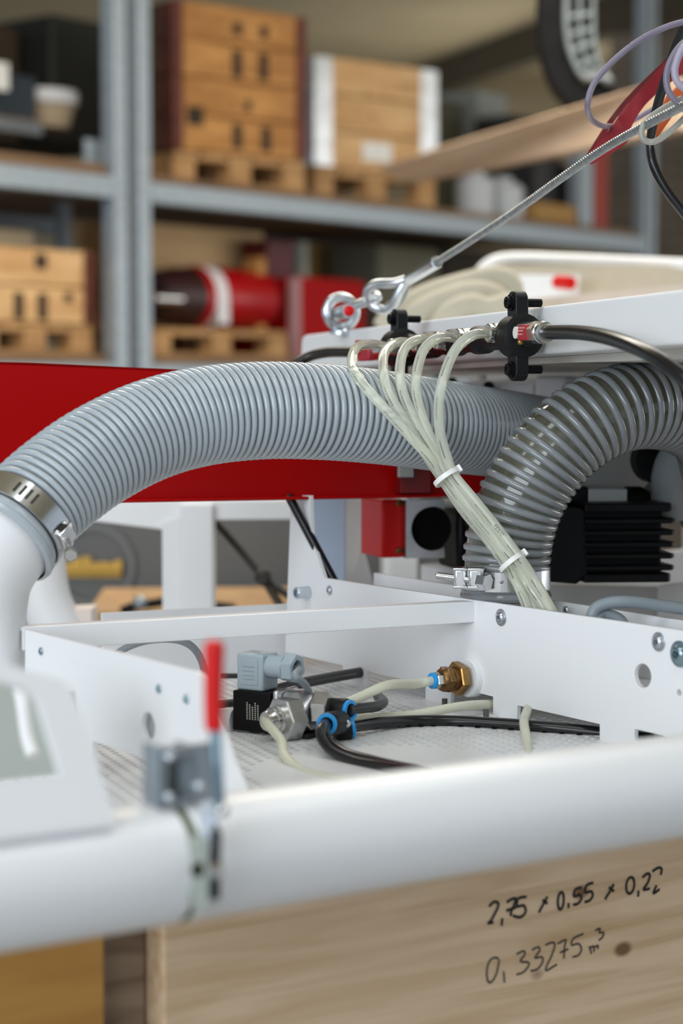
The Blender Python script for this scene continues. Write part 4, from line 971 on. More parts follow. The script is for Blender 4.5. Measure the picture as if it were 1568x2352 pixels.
# grey plug cable
gc = smooth([S.p(23 * mm, 12 * mm, gz * mm), S.p(30 * mm, 12.2 * mm, (gz - .3) * mm)] + wp([(678, 1552, 1.305), (700, 1572, 1.315), (713, 1600, 1.335), (716, 1635, 1.345)]), 8)
build('plug_cable', MB().tube(gc, 0.0024, 12), greyc, ang=80, at=gc[0], label='grey cable bending down from the solenoid plug', cat='cable')
# milky tube from the front port
pt_ = pc + pd * 0.0255
mt = smooth([pt_ - pd * 0.006, pt_, W(645, 1700, 1.265), W(652, 1732, 1.24), W(680, 1762, 1.22), (W(720, 1780, 1.20)), W(775, 1790, 1.18), W(840, 1800, 1.16)], 8)
build('air_tube', MB().tube(mt, 0.0031, 14), milky, ang=80, at=mt[0], label='milky tube looping from the valve port over the sheet', cat='tube')
# Y push-in fitting
yf = thing('push_in_fitting', 'black Y push-in fitting with blue collars beside the valve', 'fitting', W(770, 1680, 1.31))
def yarm(p, q, r, bl=True, nm='branch'):
    ax = (q - p).normalized(); L = (q - p).length
    b = build(nm, MB().lathe(p, ax, [(0, r * 0.75), (r * 0.25, r), (L - 0.0015, r), (L, r * 0.92)], 28), blackp, yf)
    if bl: build('collar', MB().lathe(q - ax * 0.0002, ax, [(0, r * 0.86), (0.0016, r * 0.92), (0.0026, r * 0.88), (0.0026, r * 0.60), (-0.003, r * 0.58)], 28, caps=False), blue, b)
yarm(W(782, 1658, 1.312), W(752, 1663, 1.288), 0.0078)
yarm(W(756, 1630, 1.328), W(800, 1632, 1.318), 0.0080)
yarm(W(766, 1680, 1.315), W(803, 1673, 1.318), 0.0076)
build('body', MB().tube(smooth([W(752, 1640, 1.33), W(772, 1652, 1.32), W(784, 1672, 1.318)], 5), 0.0068, 18), blackp, yf)
build('elbow_stem', MB().cyl(W(722, 1648, 1.345), W(762, 1650, 1.325), 0.006), blackp, yf)
sc = W(797, 1662, 1.302)
screw(sc, CAM - sc, 0.0024, parent=yf, washer=False)
def hose_t(ctrl, r, m, lab, nm='air_hose', pre=None, n=14, cat='hose', post=None):
    pts = smooth((pre or []) + wp(ctrl) + (post or []), 9)
    return build(nm, MB().tube(pts, r, n), m, ang=80, at=pts[0], label=lab, cat=cat)
hose_t([(748, 1662, 1.285), (738, 1672, 1.272), (738, 1695, 1.262), (762, 1725, 1.248), (815, 1748, 1.23), (880, 1760, 1.21), (960, 1772, 1.18)], 0.0033, rubber, 'black hose looping forward from the blue collar, outer of the pair')
hose_t([(754, 1662, 1.287), (747, 1676, 1.278), (756, 1700, 1.268), (790, 1726, 1.252), (850, 1744, 1.23), (910, 1758, 1.205), (985, 1772, 1.175)], 0.0029, rubber, 'black hose looping forward from the blue collar, inner of the pair')
hose_t([(798, 1671, 1.318), (850, 1663, 1.34), (940, 1657, 1.365), (1040, 1657, 1.37), (1140, 1662, 1.36), (1250, 1670, 1.345), (1340, 1679, 1.337), (1400, 1686, 1.333), (1500, 1698, 1.325)], 0.0042, rubber, 'thick black hose lying across the perforated sheet to the right')
hose_t([(800, 1630, 1.318), (835, 1626, 1.33), (865, 1622, 1.345), (880, 1612, 1.37), (868, 1600, 1.40)], 0.0036, mat('dark_grey_hose', (0.03, 0.03, 0.032), 0.35), 'short dark hose leaving the upper branch of the Y fitting')
hose_t([(620, 1588, 1.46), (690, 1570, 1.49), (760, 1556, 1.52), (830, 1544, 1.55)], 0.0042, mat('dark_grey_hose', (0.03, 0.03, 0.032), 0.35), 'dark hose lying at the back of the sheet behind the plug')
hose_t([(505, 1552, 1.56), (560, 1552, 1.56), (600, 1550, 1.56)], 0.0022, mat('dark_grey_hose', (0.03, 0.03, 0.032), 0.35), 'thin dark cable behind the red grip')
hose_t([(430, 1625, 1.38), (500, 1618, 1.39), (560, 1612, 1.40)], 0.0028, mat('dark_grey_hose', (0.03, 0.03, 0.032), 0.35), 'dark hose running behind the solenoid coil')
build('connector_sleeve', MB().cyl(W(470, 1660, 1.36), W(540, 1658, 1.35), 0.0085), mat('pale_sleeve', (0.6, 0.61, 0.62), 0.5), label='pale ribbed sleeve behind the red grip beside the coil', cat='sleeve')
# clear tube to the brass fitting
bo_ = W(1004, 1552, 1.378)
hose_t([(790, 1618, 1.345), (830, 1600, 1.352), (890, 1574, 1.36)], 0.0034, milky, 'pale tube rising to the brass fitting', 'air_tube', cat='tube', post=[hc + PN * 0.050 + UZ * -0.0008, hc + PN * 0.034])
hose_t([(800, 1650, 1.36), (880, 1648, 1.37), (960, 1640, 1.375), (1040, 1625, 1.385), (1090, 1619, 1.40), (1150, 1617, 1.428)], 0.0033, milky, 'pale tube lying on the sheet below the brass fitting', 'air_tube', cat='tube')
hose_t([(1226, 1590, 1.42), (1212, 1628, 1.378), (1203, 1655, 1.34), (1206, 1682, 1.315), (1212, 1715, 1.29), (1213, 1770, 1.24)], 0.0032, milky, 'pale tube dropping out of the plate notch over the black hose', 'air_tube', cat='tube')
# brass fitting on the hub
bf = thing('brass_fitting', 'brass hex fitting with a blue collar screwed into the white hub', 'fitting', hc)
def bp_(t): return hc + PN * t
build('large_nut', MB().hex(bp_(0.0078), bp_(0.0150), 0.0122, rot=0.25), brass, bf)
build('washer', MB().cyl(bp_(0.015), bp_(0.0185), 0.0085, n=28), brassd, bf)
build('small_nut', MB().hex(bp_(0.0185), bp_(0.0240), 0.0098, rot=0.5), brassd, bf)
build('shoulder', MB().lathe(bp_(0.0240), PN, [(0, 0.0088), (0.002, 0.008), (0.003, 0.0068)], 24), brassd, bf)
build('steel_nut', MB().hex(bp_(0.0262), bp_(0.0320), 0.0060, rot=0.2), nickel, bf)
build('blue_collar', MB().lathe(bp_(0.0320), PN, [(0, 0.0052), (0.0006, 0.0058), (0.0024, 0.0058), (0.0028, 0.005), (0.0028, 0.0034)], 24), blue, bf)
# arched grey cables
hose_t([(255, 1512, 1.50), (290, 1488, 1.49), (335, 1472, 1.48), (390, 1468, 1.47), (430, 1478, 1.46), (455, 1502, 1.45), (470, 1540, 1.44), (475, 1580, 1.43)], 0.0028, greyc, 'grey cable arching behind the left side plate', 'cable', cat='cable')
hose_t([(1366, 1470, 1.345), (1358, 1435, 1.345), (1364, 1402, 1.345), (1392, 1386, 1.345), (1440, 1382, 1.345), (1510, 1390, 1.35), (1590, 1402, 1.355), (1680, 1420, 1.36)], 0.0042, greyc, 'thick grey cable bending over the right side plate', 'cable', cat='cable')
hose_t([(1366, 1425, 1.345), (1385, 1411, 1.35), (1420, 1422, 1.35), (1440, 1450, 1.35)], 0.0042, greyc, 'short grey cable end dropping behind the right side plate', 'cable', cat='cable')

# ================================================================== red trough panel behind the hose
ra = W(0, 990, 1.50); rbp = W(1000, 1050, 1.66); rdir = rbp - ra; rdir.z = 0; rdir.normalize()
rn = V((rdir.y, -rdir.x, 0)).normalized()
if rn.dot(CAM - ra) < 0: rn = -rn
def RL(px, py, off=0.0): return PP(px, py, ra + rn * off, rn)
rp = thing('red_trough', 'glossy red sheet metal trough running behind the grey hose', 'trough', RL(300, 1150))
build('front_sheet', MB().prism([poly(RL, [(-160, 828), (0, 832), (60, 833), (420, 849), (880, 880), (1160, 900), (1160, 1132), (1005, 1140), (500, 1147), (200, 1151), (-160, 1160)])], -rn * 0.003), redp, rp, ang=None)
build('top_flange', MB().prism([[RL(-160, 828), RL(60, 833), RL(420, 849), RL(1160, 900), RL(1160, 900) - rn * 0.05, RL(420, 849) - rn * 0.05, RL(60, 833) - rn * 0.05, RL(-160, 828) - rn * 0.05]], V((0, 0, -0.002))), redp, rp, ang=None)
build('bottom_flange', MB().prism([[RL(-160, 1154), RL(1005, 1134), RL(1005, 1141), RL(-160, 1161)]], rn * 0.010), redp, rp, ang=None, bev=0.001)
build('end_block', MB().prism([poly(RL, [(905, 1066), (975, 1066), (975, 1132), (905, 1132)])], rn * 0.012), mat('dark_red_plate', (0.16, 0.004, 0.006), 0.35), rp, ang=None, bev=0.001)
build('end_insert', MB().prism([[RL(912, 1056, 0.0125), RL(945, 1056, 0.0125), RL(945, 1096, 0.0125), RL(912, 1096, 0.0125)]], rn * 0.004), mat('grey_insert', (0.36, 0.37, 0.36), 0.4), rp, ang=None, bev=0.0006)
# ================================================================== red bracket with the bearing block
bd0 = 1.70
br = thing('bearing_bracket', 'red bracket with a steel bearing block hanging under the trough', 'bracket', W(905, 1280, bd0))
fb = Fr(W(877, 1282, bd0), (0.93, 0.36, 0))
px2m = bd0 / F
build('red_plate', MB().box(fb, 0, 0.020, 0, 0.05, 0, 0.050), redb, br, bev=0.002)
fs_ = Fr(W(932, 1284, bd0 - 0.004), (0.97, 0.22, 0))
bl = 0.034; hb_ = 0.050
arc = [fs_.p(0.0235 + 0.019 * math.cos(t_), 0, 0.0255 + 0.019 * math.sin(t_)) for t_ in [math.radians(58 + i * (244 / 24)) for i in range(25)]]
build('steel_block', MB().prism([[fs_.p(0, 0, 0.0005), fs_.p(bl, 0, 0.0005), fs_.p(bl, 0, 0.006)] + arc[::-1] + [fs_.p(bl, 0, 0.045), fs_.p(bl, 0, hb_), fs_.p(0, 0, hb_)]], fs_.y * 0.035), alu, br, ang=None)
build('bore', MB().lathe(fs_.p(0.0235, 0.008, 0.0255), fs_.y, [(0, 0.0189), (0.026, 0.0189)], 36), mat('bore_black', (0.004, 0.004, 0.004), 0.7, spec=0.1), br)
for z in (0.006, 0.047):
    c = fb.p(0.0155, 0, z); screw(c, -fb.y, 0.0030, m=brassd, parent=br, washer=False)
build('clear_cover', MB().box(fs_, 0.004, 0.034, -0.002, 0.02, hb_ + 0.001, hb_ + 0.008), mat('clear_acrylic', (0.6, 0.62, 0.6), 0.1, trans=0.6), br, ang=None)
# ================================================================== motor with cooling fins
mo = thing('finned_motor', 'black finned motor behind the smoky hose', 'motor', W(1400, 1345, 1.66))
mdp = 1.60
mF2 = Fr(W(1342, 1342, mdp), (0.985, 0.17, 0))
wM = (W(1552, 1240, mdp) - W(1342, 1240, mdp)).length
hM = (W(1400, 1160, mdp) - W(1400, 1340, mdp)).length
build('core', MB().box(mF2, 0, wM * 0.94, 0.012, 0.12, 0.004, hM * 0.98), blackc, mo, bev=0.003)
build('end_bell', MB().prism([[mF2.p(-0.055, 0.006, 0.004), mF2.p(-0.006, 0.0, 0.0), mF2.p(0.004, 0, 0.006), mF2.p(0.0, 0, hM * 0.97), mF2.p(-0.030, 0.004, hM), mF2.p(-0.075, 0.012, hM * 0.9)]], mF2.y * 0.12), blackc, mo, ang=None, bev=0.004)
for i in range(7):
    z = 0.001 + hM * 0.965 * i / 6.4
    w_ = wM * (1.02 if 0 < i < 6 else 0.98)
    th = 0.0042 if 0 < i < 6 else 0.007
    build('fin', MB().prism([[mF2.p(0.0, 0.0, z), mF2.p(w_ * 0.95, -0.006, z), mF2.p(w_, 0.0, z), mF2.p(w_, 0.13, z), mF2.p(0.0, 0.13, z)]], V((0, 0, th))), blackc, mo, ang=None, bev=0.0012)
build('terminal_box', MB().box(mF2, -0.02, 0.012, 0.03, 0.08, hM, hM + 0.014), blackc, mo, bev=0.002)
build('name_strip', MB().box(mF2, 0.012, 0.045, 0.03, 0.08, hM, hM + 0.012), mat('grey_strip', (0.42, 0.43, 0.42), 0.5), mo, bev=0.001)
build('cable_entry', MB().lathe(mF2.p(0.050, 0.05, hM + 0.003), mF2.x, [(0, 0.010), (0.012, 0.010), (0.020, 0.006)], 18), blackc, mo)
# black block left of the clamp (motor of the neighbour bracket)
build('motor_flange', MB().box(Fr(W(1050, 1312, 1.72), (0.97, 0.24, 0)), 0, 0.05, 0, 0.06, 0, 0.052), blackc, label='small black motor flange between the bearing block and the smoky hose', cat='motor', bev=0.004)
# grey casting above the motor
gp = mat('grey_casting', (0.24, 0.235, 0.215), 0.55, var=0.1)
ca = thing('grey_casting', 'grey metal casting behind the smoky hose above the finned motor', 'casting', W(1300, 1140, 1.78))
cf = Fr(W(1008, 1138, 1.80), (0.985, -0.17, 0))
cw_ = 0.30
build('plate', MB().box(cf, 0, cw_, 0, 0.04, 0, 0.062), gp, ca, bev=0.002)
build('plate_lip', MB().box(cf, -0.002, cw_, -0.010, 0.0, -0.002, 0.004), gp, ca, bev=0.001)
build('round_flange', MB().lathe(W(1390, 1030, 1.70), V((0.25, -1, 0.1)), [(0, 0.045), (0.012, 0.045), (0.014, 0.042)], 40), mat('pale_casting', (0.42, 0.42, 0.40), 0.5), ca)
build('dark_gap', MB().lathe(W(1500, 1055, 1.66), V((0.1, -1, 0)), [(0, 0.020), (0.02, 0.020)], 24), blackc, ca)
screw(W(1429, 1096, 1.725), V((0.1, -1, 0)), 0.0036, parent=ca, washer=False)
screw(W(1078, 1120, 1.79), V((0.1, -1, 0)), 0.003, parent=ca, washer=False, m=blackc)
build('hose_end', MB().tube(smooth(wp([(1620, 1010, 1.60), (1560, 1060, 1.62), (1545, 1110, 1.64), (1560, 1160, 1.66)]), 8), 0.018, 20), mat('grey_sleeve', (0.28, 0.31, 0.33), 0.35), ca)
# ================================================================== white lid above
ldv = V((-0.318, 0.948, 0)).normalized()                     # along the lid, away from the camera
lo = W(1190, 766, 1.452)
lnn = V((-ldv.y, ldv.x, 0)).normalized()
if lnn.dot(CAM - lo) < 0: lnn = -lnn
def LID(px, py, off=0.0): return PP(px, py, lo + lnn * off, lnn)
lid = thing('suspended_hood', 'large white painted hood lifted on the wire rope behind the manifold', 'hood', LID(900, 838))
tops = [(690, 852), (692, 786), (694, 775), (703, 769), (1640, 656), (1640, 787), (1568, 792), (1250, 814), (937, 835)]
build('lid_shell', MB().prism([poly(LID, tops)], -lnn * 0.30), white2, lid, ang=None, bev=0.004, seg=3)
build('bottom_lip', MB().prism([poly(lambda x, y: LID(x, y, -0.03), [(700, 858), (1640, 795), (1640, 822), (1250, 835), (700, 866)])], -lnn * 0.25), mat('lid_underside_shade', (0.62, 0.60, 0.55), 0.5), lid, ang=None)  # lip coloured darker than the lid to give the shade underneath
bl_ = LID(1120, 838, -0.02)
# white tub under the lid
tub = thing('white_tub', 'white rounded housing under the lid behind the hoses', 'housing', W(1400, 900, 1.75))
def TBp(px, py, d): return W(px, py, d)
build('rim', MB().tube(smooth([W(1085, 858, 1.98), W(1200, 850, 1.92), W(1350, 842, 1.84), W(1480, 838, 1.78), W(1650, 836, 1.70)], 6), 0.0085, 16), white2, tub, ang=80)
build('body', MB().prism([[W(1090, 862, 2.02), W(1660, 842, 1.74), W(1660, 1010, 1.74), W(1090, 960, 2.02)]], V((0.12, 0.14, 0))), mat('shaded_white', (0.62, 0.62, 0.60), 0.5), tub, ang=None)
build('rear_panel', MB().prism([[W(1250, 1346, 1.86), W(1508, 1352, 1.80), W(1508, 1460, 1.80), W(1250, 1460, 1.86)]], V((0.01, 0.02, 0))), mat('panel_grey_white', (0.55, 0.55, 0.55), 0.5), tub, ang=None)
build('rear_panel', MB().prism([[W(1509, 1346, 1.79), W(1700, 1330, 1.74), W(1700, 1470, 1.74), W(1509, 1460, 1.79)]], V((0.01, 0.02, 0))), white2, tub, ang=None)
build('rear_panel', MB().prism([[W(1220, 1300, 2.1), W(1700, 1250, 2.1), W(1700, 1400, 2.1), W(1220, 1400, 2.1)]], V((0.01, 0.02, 0))), white2, tub, ang=None)
blk = Fr(W(1226, 930, 1.80), (0.93, -0.35, 0))
build('corner_block', MB().box(blk, 0, 0.030, 0, 0.05, 0, 0.0265), white2, tub, bev=0.004, seg=3)
rl = Fr(W(1035, 930, 1.86), (0.985, -0.17, 0))
rail = build('clamp_rail', MB().box(rl, 0, 0.078, 0, 0.02, 0, 0.021), mat('satin_grey', (0.45, 0.46, 0.46), 0.35, 0.5), tub, bev=0.001)
build('rail_edge', MB().box(rl, 0.040, 0.078, -0.004, 0.012, 0.019, 0.022), white2, rail, ang=None)
for px in (1106, 1176): build('set_screw', MB().cyl(W(px, 874, 1.845), W(px, 862, 1.845), 0.0042, n=18), white2, rail)
build('set_screw', MB().cyl(W(1004, 868, 1.90), W(1004, 855, 1.90), 0.0042, n=18), galv, rail)
for px, py in ((1122, 888), (1038, 880)):
    w_ = W(px, py, 1.83); screw(w_, CAM - w_, 0.0052, parent=rail, m=blackc, washer=False)
# ================================================================== eye bolt, shackle, thimble, rope
ec = W(783, 717, 1.82)
ey = thing('eye_bolt', 'galvanised eye bolt ring standing on the white lid', 'eye bolt', W(783, 764, 1.82))
rax = (CAM - ec); rax.z = 0; rax = (rax.normalized() + V((0.28, 0, 0.0))).normalized()
N = UZ; Bv = rax.cross(N).normalized()
ring = [ec + (N * math.cos(a) + Bv * math.sin(a)) * 0.0138 for a in [2 * math.pi * i / 40 for i in range(40)]]
build('ring', MB().tube(ring, 0.0045, 14, closed=True), zinc, ey, ang=80)
build('foot', MB().lathe(W(783, 768, 1.82), UZ, [(0, 0.010), (0.003, 0.010), (0.005, 0.007)], 24), zinc, ey)
sh = thing('bow_shackle', 'small galvanised shackle with a red pin end through the eye bolt', 'shackle', W(800, 715, 1.80))
pz0 = W(770, 722, 1.86); pz1 = W(801, 714, 1.745)
build('pin', MB().cyl(pz0, pz1, 0.0062, n=24), zinc, sh)
build('red_pin_end', MB().lathe(pz1, pz1 - pz0, [(0, 0.0047), (0.0012, 0.0047), (0.0016, 0.004)], 24), redb, sh)
sb_ = smooth(wp([(795, 716, 1.80), (815, 702, 1.79), (850, 690, 1.78), (866, 684, 1.775), (862, 676, 1.79), (846, 684, 1.80), (812, 706, 1.83)]), 6)
build('bow', MB().tube(sb_, 0.0042, 14), zinc, sh, ang=80)
th_ = thing('rope_thimble', 'galvanised teardrop thimble between shackle and wire rope', 'thimble', W(890, 690, 1.77))
tp = smooth(wp([(938, 640, 1.745), (905, 650, 1.75), (865, 652, 1.76), (845, 666, 1.765), (846, 690, 1.77), (862, 706, 1.77), (885, 712, 1.765), (903, 700, 1.755), (916, 672, 1.75), (930, 646, 1.748)]), 6)
build('loop', MB().tube(tp, 0.0042, 14), zinc, th_, ang=80)
build('rope_eye', MB().tube(smooth(wp([(945, 638, 1.752), (936, 655, 1.757), (922, 684, 1.76), (905, 706, 1.768)]), 6), 0.0034, 12), mat('dull_rope', (0.34, 0.35, 0.33), 0.5, 0.5), th_, ang=80)
fe0 = W(938, 641, 1.745); fe1 = W(1004, 602, 1.70)
build('ferrule', MB().lathe(fe0, fe1 - fe0, [(0, 0.0050), (0.001, 0.0058), ((fe1 - fe0).length - 0.001, 0.0058), ((fe1 - fe0).length, 0.0048)], 8), mat('alu_ferrule', (0.62, 0.66, 0.70), 0.25, 1.0), th_, ang=30)
rope_pts, RL_ = resample(smooth(wp([(996, 606, 1.705), (1080, 553, 1.65), (1180, 487, 1.58), (1290, 408, 1.50), (1380, 346, 1.44), (1470, 294, 1.38), (1590, 232, 1.31), (1800, 122, 1.20), (2150, -70, 1.05)]), 10), 0.0012)
T, N_, B_ = frames(rope_pts)
rope = thing('wire_rope', 'steel wire rope rising from the lid to the upper right', 'wire rope', rope_pts[0])
for k in range(6):
    st = []
    for i, p in enumerate(rope_pts):
        a = 2 * math.pi * (k / 6 + i * 0.0012 / 0.021); st.append(p + (N_[i] * math.cos(a) + B_[i] * math.sin(a)) * 0.0022)
    build('strand', MB().tube(st, 0.00108, 7), mat('rope_steel', (0.36, 0.39, 0.40), 0.38, 0.8, var=0.25, vscale=200), rope, ang=80)
build('core_strand', MB().tube(rope_pts, 0.0014, 6), mat('rope_core', (0.05, 0.052, 0.05), 0.7), rope, ang=80)
# cables, sling and hooks in the upper right corner
def cab(ctrl, r, m, lab, nm='cable', cat='cable'): return hose_t(ctrl, r, m, lab, nm, cat=cat)
cab([(1900, -60, 1.30), (1700, 5, 1.34), (1600, 42, 1.36), (1530, 62, 1.36), (1460, 98, 1.36), (1400, 148, 1.36), (1362, 195, 1.36), (1349, 240, 1.36), (1358, 274, 1.40), (1390, 290, 1.50), (1440, 283, 1.60), (1500, 250, 1.62)], 0.0021, purple, 'purple cable in a wide loop at the upper right')
cab([(1850, -60, 1.28), (1690, 20, 1.31), (1600, 78, 1.33), (1560, 108, 1.33), (1535, 150, 1.33), (1530, 190, 1.33), (1545, 225, 1.33), (1600, 270, 1.33), (1720, 320, 1.32)], 0.0022, purple, 'purple cable in a tight loop, outer strand at the right edge')
cab([(1850, -90, 1.27), (1700, -5, 1.29), (1620, 60, 1.31), (1572, 105, 1.31), (1552, 145, 1.31), (1550, 175, 1.31), (1566, 200, 1.31), (1620, 228, 1.31), (1740, 262, 1.30)], 0.0024, mat('lilac_cable', (0.38, 0.34, 0.44), 0.4), 'lilac cable in a tight loop, inner strand at the right edge')
cab([(1568, 225, 1.34), (1530, 245, 1.36), (1495, 268, 1.37), (1475, 292, 1.37), (1476, 318, 1.37), (1500, 326, 1.37), (1535, 305, 1.36), (1580, 262, 1.35)], 0.0021, mat('grey_green_cable', (0.33, 0.33, 0.29), 0.4), 'grey cable loop wrapped round the wire rope at the right')
cab([(1700, -90, 1.38), (1600, 20, 1.40), (1555, 100, 1.415), (1522, 200, 1.43), (1505, 260, 1.44), (1494, 320, 1.45), (1498, 370, 1.45), (1520, 420, 1.45), (1555, 470, 1.45), (1610, 530, 1.45), (1720, 600, 1.45), (1850, 640, 1.45)], 0.0034, rubber, 'shiny black cable hanging down at the right edge')
build('hook_body', MB().prism([[W(1535, 215, 1.46), W(1580, 170, 1.46), W(1600, 220, 1.46), W(1560, 245, 1.46), W(1500, 330, 1.46), W(1485, 322, 1.46)]], V((0, 0.012, 0))), orange, ang=None, bev=0.002, label='orange hook body behind the cables at the right edge', cat='hook')
sl = MB()
def ribbon(mb, left, right, th=0.0012):
    n = len(left); L_ = smooth(left, 6); R_ = smooth(right, 6)
    vs = []; 
    for a, b in zip(L_, R_): 
        nrm = V((0, -1, 0)) * th; vs += [a, b, b - nrm, a - nrm]
    fs = []
    for i in range(len(L_) - 1):
        for k in range(4): fs.append((4 * i + k, 4 * i + (k + 1) % 4, 4 * i + 4 + (k + 1) % 4, 4 * i + 4 + k))
    fs += [(0, 1, 2, 3), tuple(4 * (len(L_) - 1) + k for k in range(4))]
    mb.add(vs, fs)
ribbon(sl, wp([(1720, -40, 1.50), (1575, 95, 1.535), (1529, 141, 1.530), (1490, 185, 1.525), (1435, 246, 1.525), (1404, 291, 1.520), (1343, 367, 1.515)]), wp([(1740, 40, 1.50), (1580, 160, 1.535), (1526, 200, 1.530), (1479, 244, 1.525), (1449, 293, 1.515), (1435, 331, 1.515), (1358, 378, 1.510)]))
sling = thing('lifting_sling', 'crimson webbing sling folded over beside the wire rope', 'sling', W(1352, 372, 1.515))
build('front_ply', sl, mat('sling_red', (0.22, 0.006, 0.014), 0.7, var=0.15, vscale=60), sling, ang=60)
s2 = MB(); ribbon(s2, wp([(1720, -45, 1.52), (1578, 88, 1.550), (1533, 131, 1.550), (1477, 185, 1.550), (1435, 228, 1.550), (1395, 279, 1.545), (1342, 362, 1.517)]), wp([(1722, -20, 1.52), (1578, 110, 1.555), (1530, 152, 1.555), (1485, 197, 1.555), (1435, 252, 1.555), (1411, 278, 1.550), (1352, 370, 1.520)]))
build('back_ply', s2, mat('sling_dark', (0.17, 0.006, 0.01), 0.65, var=0.15, vscale=60), sling, ang=60)
# ================================================================== blurred white tray and cloth behind the lid
ty = thing('white_tray', 'long white tray with a raised rim behind the lid', 'tray', W(1350, 720, 2.7))
build('rim', MB().tube(smooth(wp([(1090, 640, 2.9), (1120, 606, 2.9), (1170, 592, 2.9), (1290, 594, 2.85), (1430, 600, 2.75), (1560, 606, 2.65), (1700, 612, 2.55)]), 8), 0.0075, 16), white2, ty, ang=80)
build('wall', MB().prism([[W(1120, 606, 2.91), W(1700, 612, 2.57), W(1700, 760, 2.57), W(1120, 760, 2.91)]], V((0, 0.01, 0))), mat('beige_panel', (0.52, 0.46, 0.36), 0.6), ty, ang=None)
build('front_board', MB().prism([[W(1185, 690, 2.6), W(1700, 640, 2.3), W(1700, 740, 2.3), W(1185, 760, 2.6)]], V((0.0, 0.02, 0))), mat('pinkish_board', (0.62, 0.53, 0.46), 0.6), ty, ang=None)
build('inner_panel', MB().prism([[W(1190, 630, 2.8), W(1330, 632, 2.72), W(1330, 690, 2.72), W(1190, 700, 2.8)]], V((0.0, 0.01, 0))), white2, ty, ang=None)
build('red_knob', MB().cyl(W(1280, 648, 2.7), W(1310, 650, 2.66), 0.009), redb, ty)
tq0, tq1 = W(860, 772, 2.30), W(1700, 772, 2.30)
build('tray_floor', MB().prism([[V((tq0.x, 2.28, tq0.z)), V((tq1.x, 2.28, tq0.z)), V((tq1.x, 2.885, tq0.z)), V((tq0.x, 2.885, tq0.z))]], V((0, 0, -0.02))), white2, ty, ang=None)
for lx in (tq0.x + 0.02, tq1.x - 0.06):
    for ly in (2.30, 2.85): build('leg', MB().box(Fr((lx, ly, 0), (1, 0, 0)), 0, 0.03, 0, 0.03, 0, tq0.z - 0.02), white2, ty)
cl = thing('cream_sleeve', 'folded cream fabric sleeve lying behind the eye bolt', 'fabric', W(1000, 760, 2.35))
folds = [[(880, 760, 2.40), (915, 720, 2.40), (985, 680, 2.40), (1060, 655, 2.40), (1130, 642, 2.40), (1165, 655, 2.40), (1172, 690, 2.40), (1150, 730, 2.4)],
         [(930, 770, 2.36), (965, 725, 2.36), (1030, 690, 2.36), (1090, 675, 2.36), (1140, 690, 2.37), (1130, 730, 2.37)],
         [(1000, 780, 2.34), (1030, 730, 2.34), (1080, 705, 2.34), (1120, 712, 2.34), (1180, 700, 2.34)]]
for l, r in zip(folds, (0.016, 0.017, 0.016)):
    pts = smooth(wp(l), 7); n = len(pts)
    build('fold', MB().tube(pts, [r * (1.0 + 0.06 * math.sin(i * 0.23)) for i in range(n)], 18), cream, cl, ang=80)
# ================================================================== rear white frame, grey machine beyond
def flo(q): return V((q.x, q.y, 0.0))
rf = thing('support_frame', 'white welded support frame behind the cross bar', 'frame', W(430, 1420, 2.0))
d0 = 2.02
build('top_rail', MB().prism([[W(60, 1150, d0), W(890, 1148, d0), W(890, 1192, d0), W(488, 1195, d0), W(372, 1217, d0), W(200, 1196, d0), W(60, 1190, d0)]], V((0, 0.03, 0))), white2, rf, ang=None, bev=0.002)
build('leg', MB().prism([[W(372, 1200, d0 - 0.004), W(412, 1190, d0 - 0.004), flo(W(414, 1480, d0 - 0.004)), flo(W(377, 1480, d0 - 0.004))]], V((0, 0.04, 0))), white2, rf, ang=None)
build('leg', MB().prism([[W(412, 1158, d0 - 0.01), W(488, 1158, d0 - 0.01), flo(W(492, 1480, d0 - 0.01)), flo(W(414, 1480, d0 - 0.01))]], V((0, 0.05, 0))), white2, rf, ang=None, bev=0.002)
build('gusset', MB().tube(smooth(wp([(96, 1190, 2.0), (92, 1290, 2.0), (105, 1380, 2.0), (140, 1460, 2.0)]), 6), 0.026, 24), white2, rf, ang=80)
build('foot_block', MB().prism([[W(120, 1404, 1.99), W(210, 1400, 1.99), W(210, 1480, 1.99), W(120, 1480, 1.99)]], V((0, 0.05, 0))), mat('pinkish_white', (0.75, 0.66, 0.6), 0.6), rf, ang=None)
cl2 = thing('white_column', 'white square column with a bluish side under the red trough', 'column', W(770, 1345, 1.80))
build('shaft', MB().prism([[W(718, 1140, 1.82), W(792, 1140, 1.80), W(792, 1400, 1.80), W(718, 1400, 1.82)]], V((0.006, 0.05, 0))), mat('pale_blue_face', (0.36, 0.45, 0.58), 0.4), cl2, ang=None)  # front face toned bluish, the side face stays white
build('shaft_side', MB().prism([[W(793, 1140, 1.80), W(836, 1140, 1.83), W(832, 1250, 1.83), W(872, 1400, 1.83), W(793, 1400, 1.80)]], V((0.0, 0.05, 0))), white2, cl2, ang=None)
build('stub_post', MB().lathe(W(1012, 1420, 1.86), UZ, [(0, 0.021), (0.02, 0.021), (0.024, 0.019), (0.050, 0.019)], 28), white2, label='short white post under the bearing block', cat='post')
build('gas_strut', MB().cyl(W(662, 1138, 1.606), W(772, 1345, 1.598), 0.0037, n=16), rubber, label='slim black strut slanting in front of the white column', cat='strut')
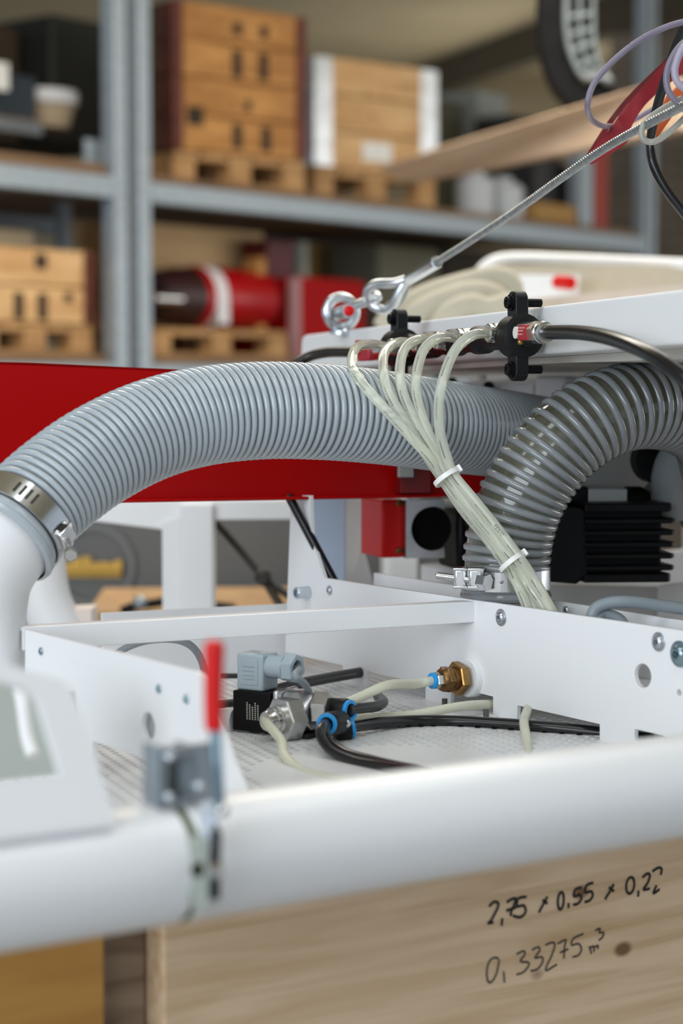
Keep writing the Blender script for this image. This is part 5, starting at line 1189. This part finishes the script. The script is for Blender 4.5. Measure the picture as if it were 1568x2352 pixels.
# grey machine body with the yellow lettering
gm = thing('grey_machine', 'dark grey machine body with yellow lettering beyond the white frame', 'machine', W(430, 1420, 2.9))
gd = 2.9
gmm = mat('machine_grey', (0.125, 0.125, 0.12), 0.45, var=0.12, vscale=3)
gA, gB = W(40, 1160, gd), W(1060, 1150, gd)
build('body', MB().prism([[gA, gB, V((gB.x, gB.y, 0)), V((gA.x, gA.y, 0))]], V((0, 0.4, 0))), gmm, gm, ang=None)
emb = circ(W(215, 1300, gd - 0.003), V((0, 1, 0)), 0.060, 40); emb2 = circ(W(215, 1300, gd - 0.003), V((0, 1, 0)), 0.053, 40)
build('emblem_ring', MB().prism([emb, emb2], V((0, 0.002, 0))), mat('emblem_grey', (0.17, 0.175, 0.17), 0.45), gm, ang=None)
ye = mat('yellow_lettering', (0.62, 0.36, 0.045), 0.5)
yl = MB()
def yb(x0, y0, x1, y1): yl.prism([[W(x0, y0, gd - 0.004), W(x1, y0, gd - 0.004), W(x1, y1, gd - 0.004), W(x0, y1, gd - 0.004)]], V((0, 0.003, 0)))
for q in ((150, 1292, 165, 1326), (166, 1282, 188, 1326), (190, 1278, 208, 1326), (210, 1292, 228, 1326), (230, 1290, 246, 1326), (248, 1292, 262, 1326), (263, 1286, 279, 1326), (150, 1312, 279, 1324)): yb(*q)
build('lettering', yl, ye, gm, ang=None)
hcd = thing('hanging_cord', 'dark knotted cord crossing the right opening of the white frame', 'cord', W(604, 1326, 2.058))
dcm = mat('dark_cord', (0.035, 0.033, 0.028), 0.6)
build('cord', MB().tube(smooth(wp([(440, 1160, 2.05), (480, 1185, 2.058), (540, 1250, 2.065), (606, 1326, 2.065), (660, 1366, 2.065), (760, 1420, 2.065)]), 6), 0.0040, 12), dcm, hcd, ang=80)
build('knot', MB().tube(smooth(wp([(594, 1316, 2.058), (606, 1314, 2.054), (614, 1326, 2.054), (604, 1336, 2.054), (594, 1328, 2.058), (600, 1318, 2.052), (612, 1332, 2.052)]), 5), 0.0047, 10), dcm, hcd, ang=80)
build('cord_tail', MB().tube(smooth(wp([(606, 1330, 2.065), (628, 1366, 2.065), (648, 1400, 2.065), (668, 1450, 2.065)]), 6), 0.0045, 12), mat('brown_cord', (0.06, 0.045, 0.03), 0.6), hcd, ang=80)
wbch = Fr(W(200, 1404, 2.55), (1, 0.05, 0))
wb_t = thing('workbench', 'wooden bench top low behind the white frame', 'bench', wbch)
bwm = mat('bench_wood', (0.42, 0.26, 0.13), 0.6, var=0.2)
build('bench_top', MB().box(wbch, 0, 0.36, 0, 0.3, -0.03, 0.0), bwm, wb_t, bev=0.002)
for a_ in (0.01, 0.31):
    for b_ in (0.01, 0.25): build('leg', MB().box(wbch, a_, a_ + 0.04, b_, b_ + 0.04, -wbch.o.z, -0.03), bwm, wb_t)
build('black_tool', MB().tube(smooth(wp([(278, 1404, 2.54), (310, 1392, 2.54), (350, 1386, 2.54), (400, 1380, 2.54), (470, 1388, 2.54), (540, 1398, 2.54)]), 6), 0.006, 12), blackc, ang=80, label='black tool handle lying on the bench top', cat='tool')
build('tool_head', MB().ball(W(322, 1384, 2.535), 0.0095, 14), mat('tool_grey', (0.3, 0.33, 0.35), 0.3, 0.6), label='shiny grey tool head on the bench top', cat='tool')
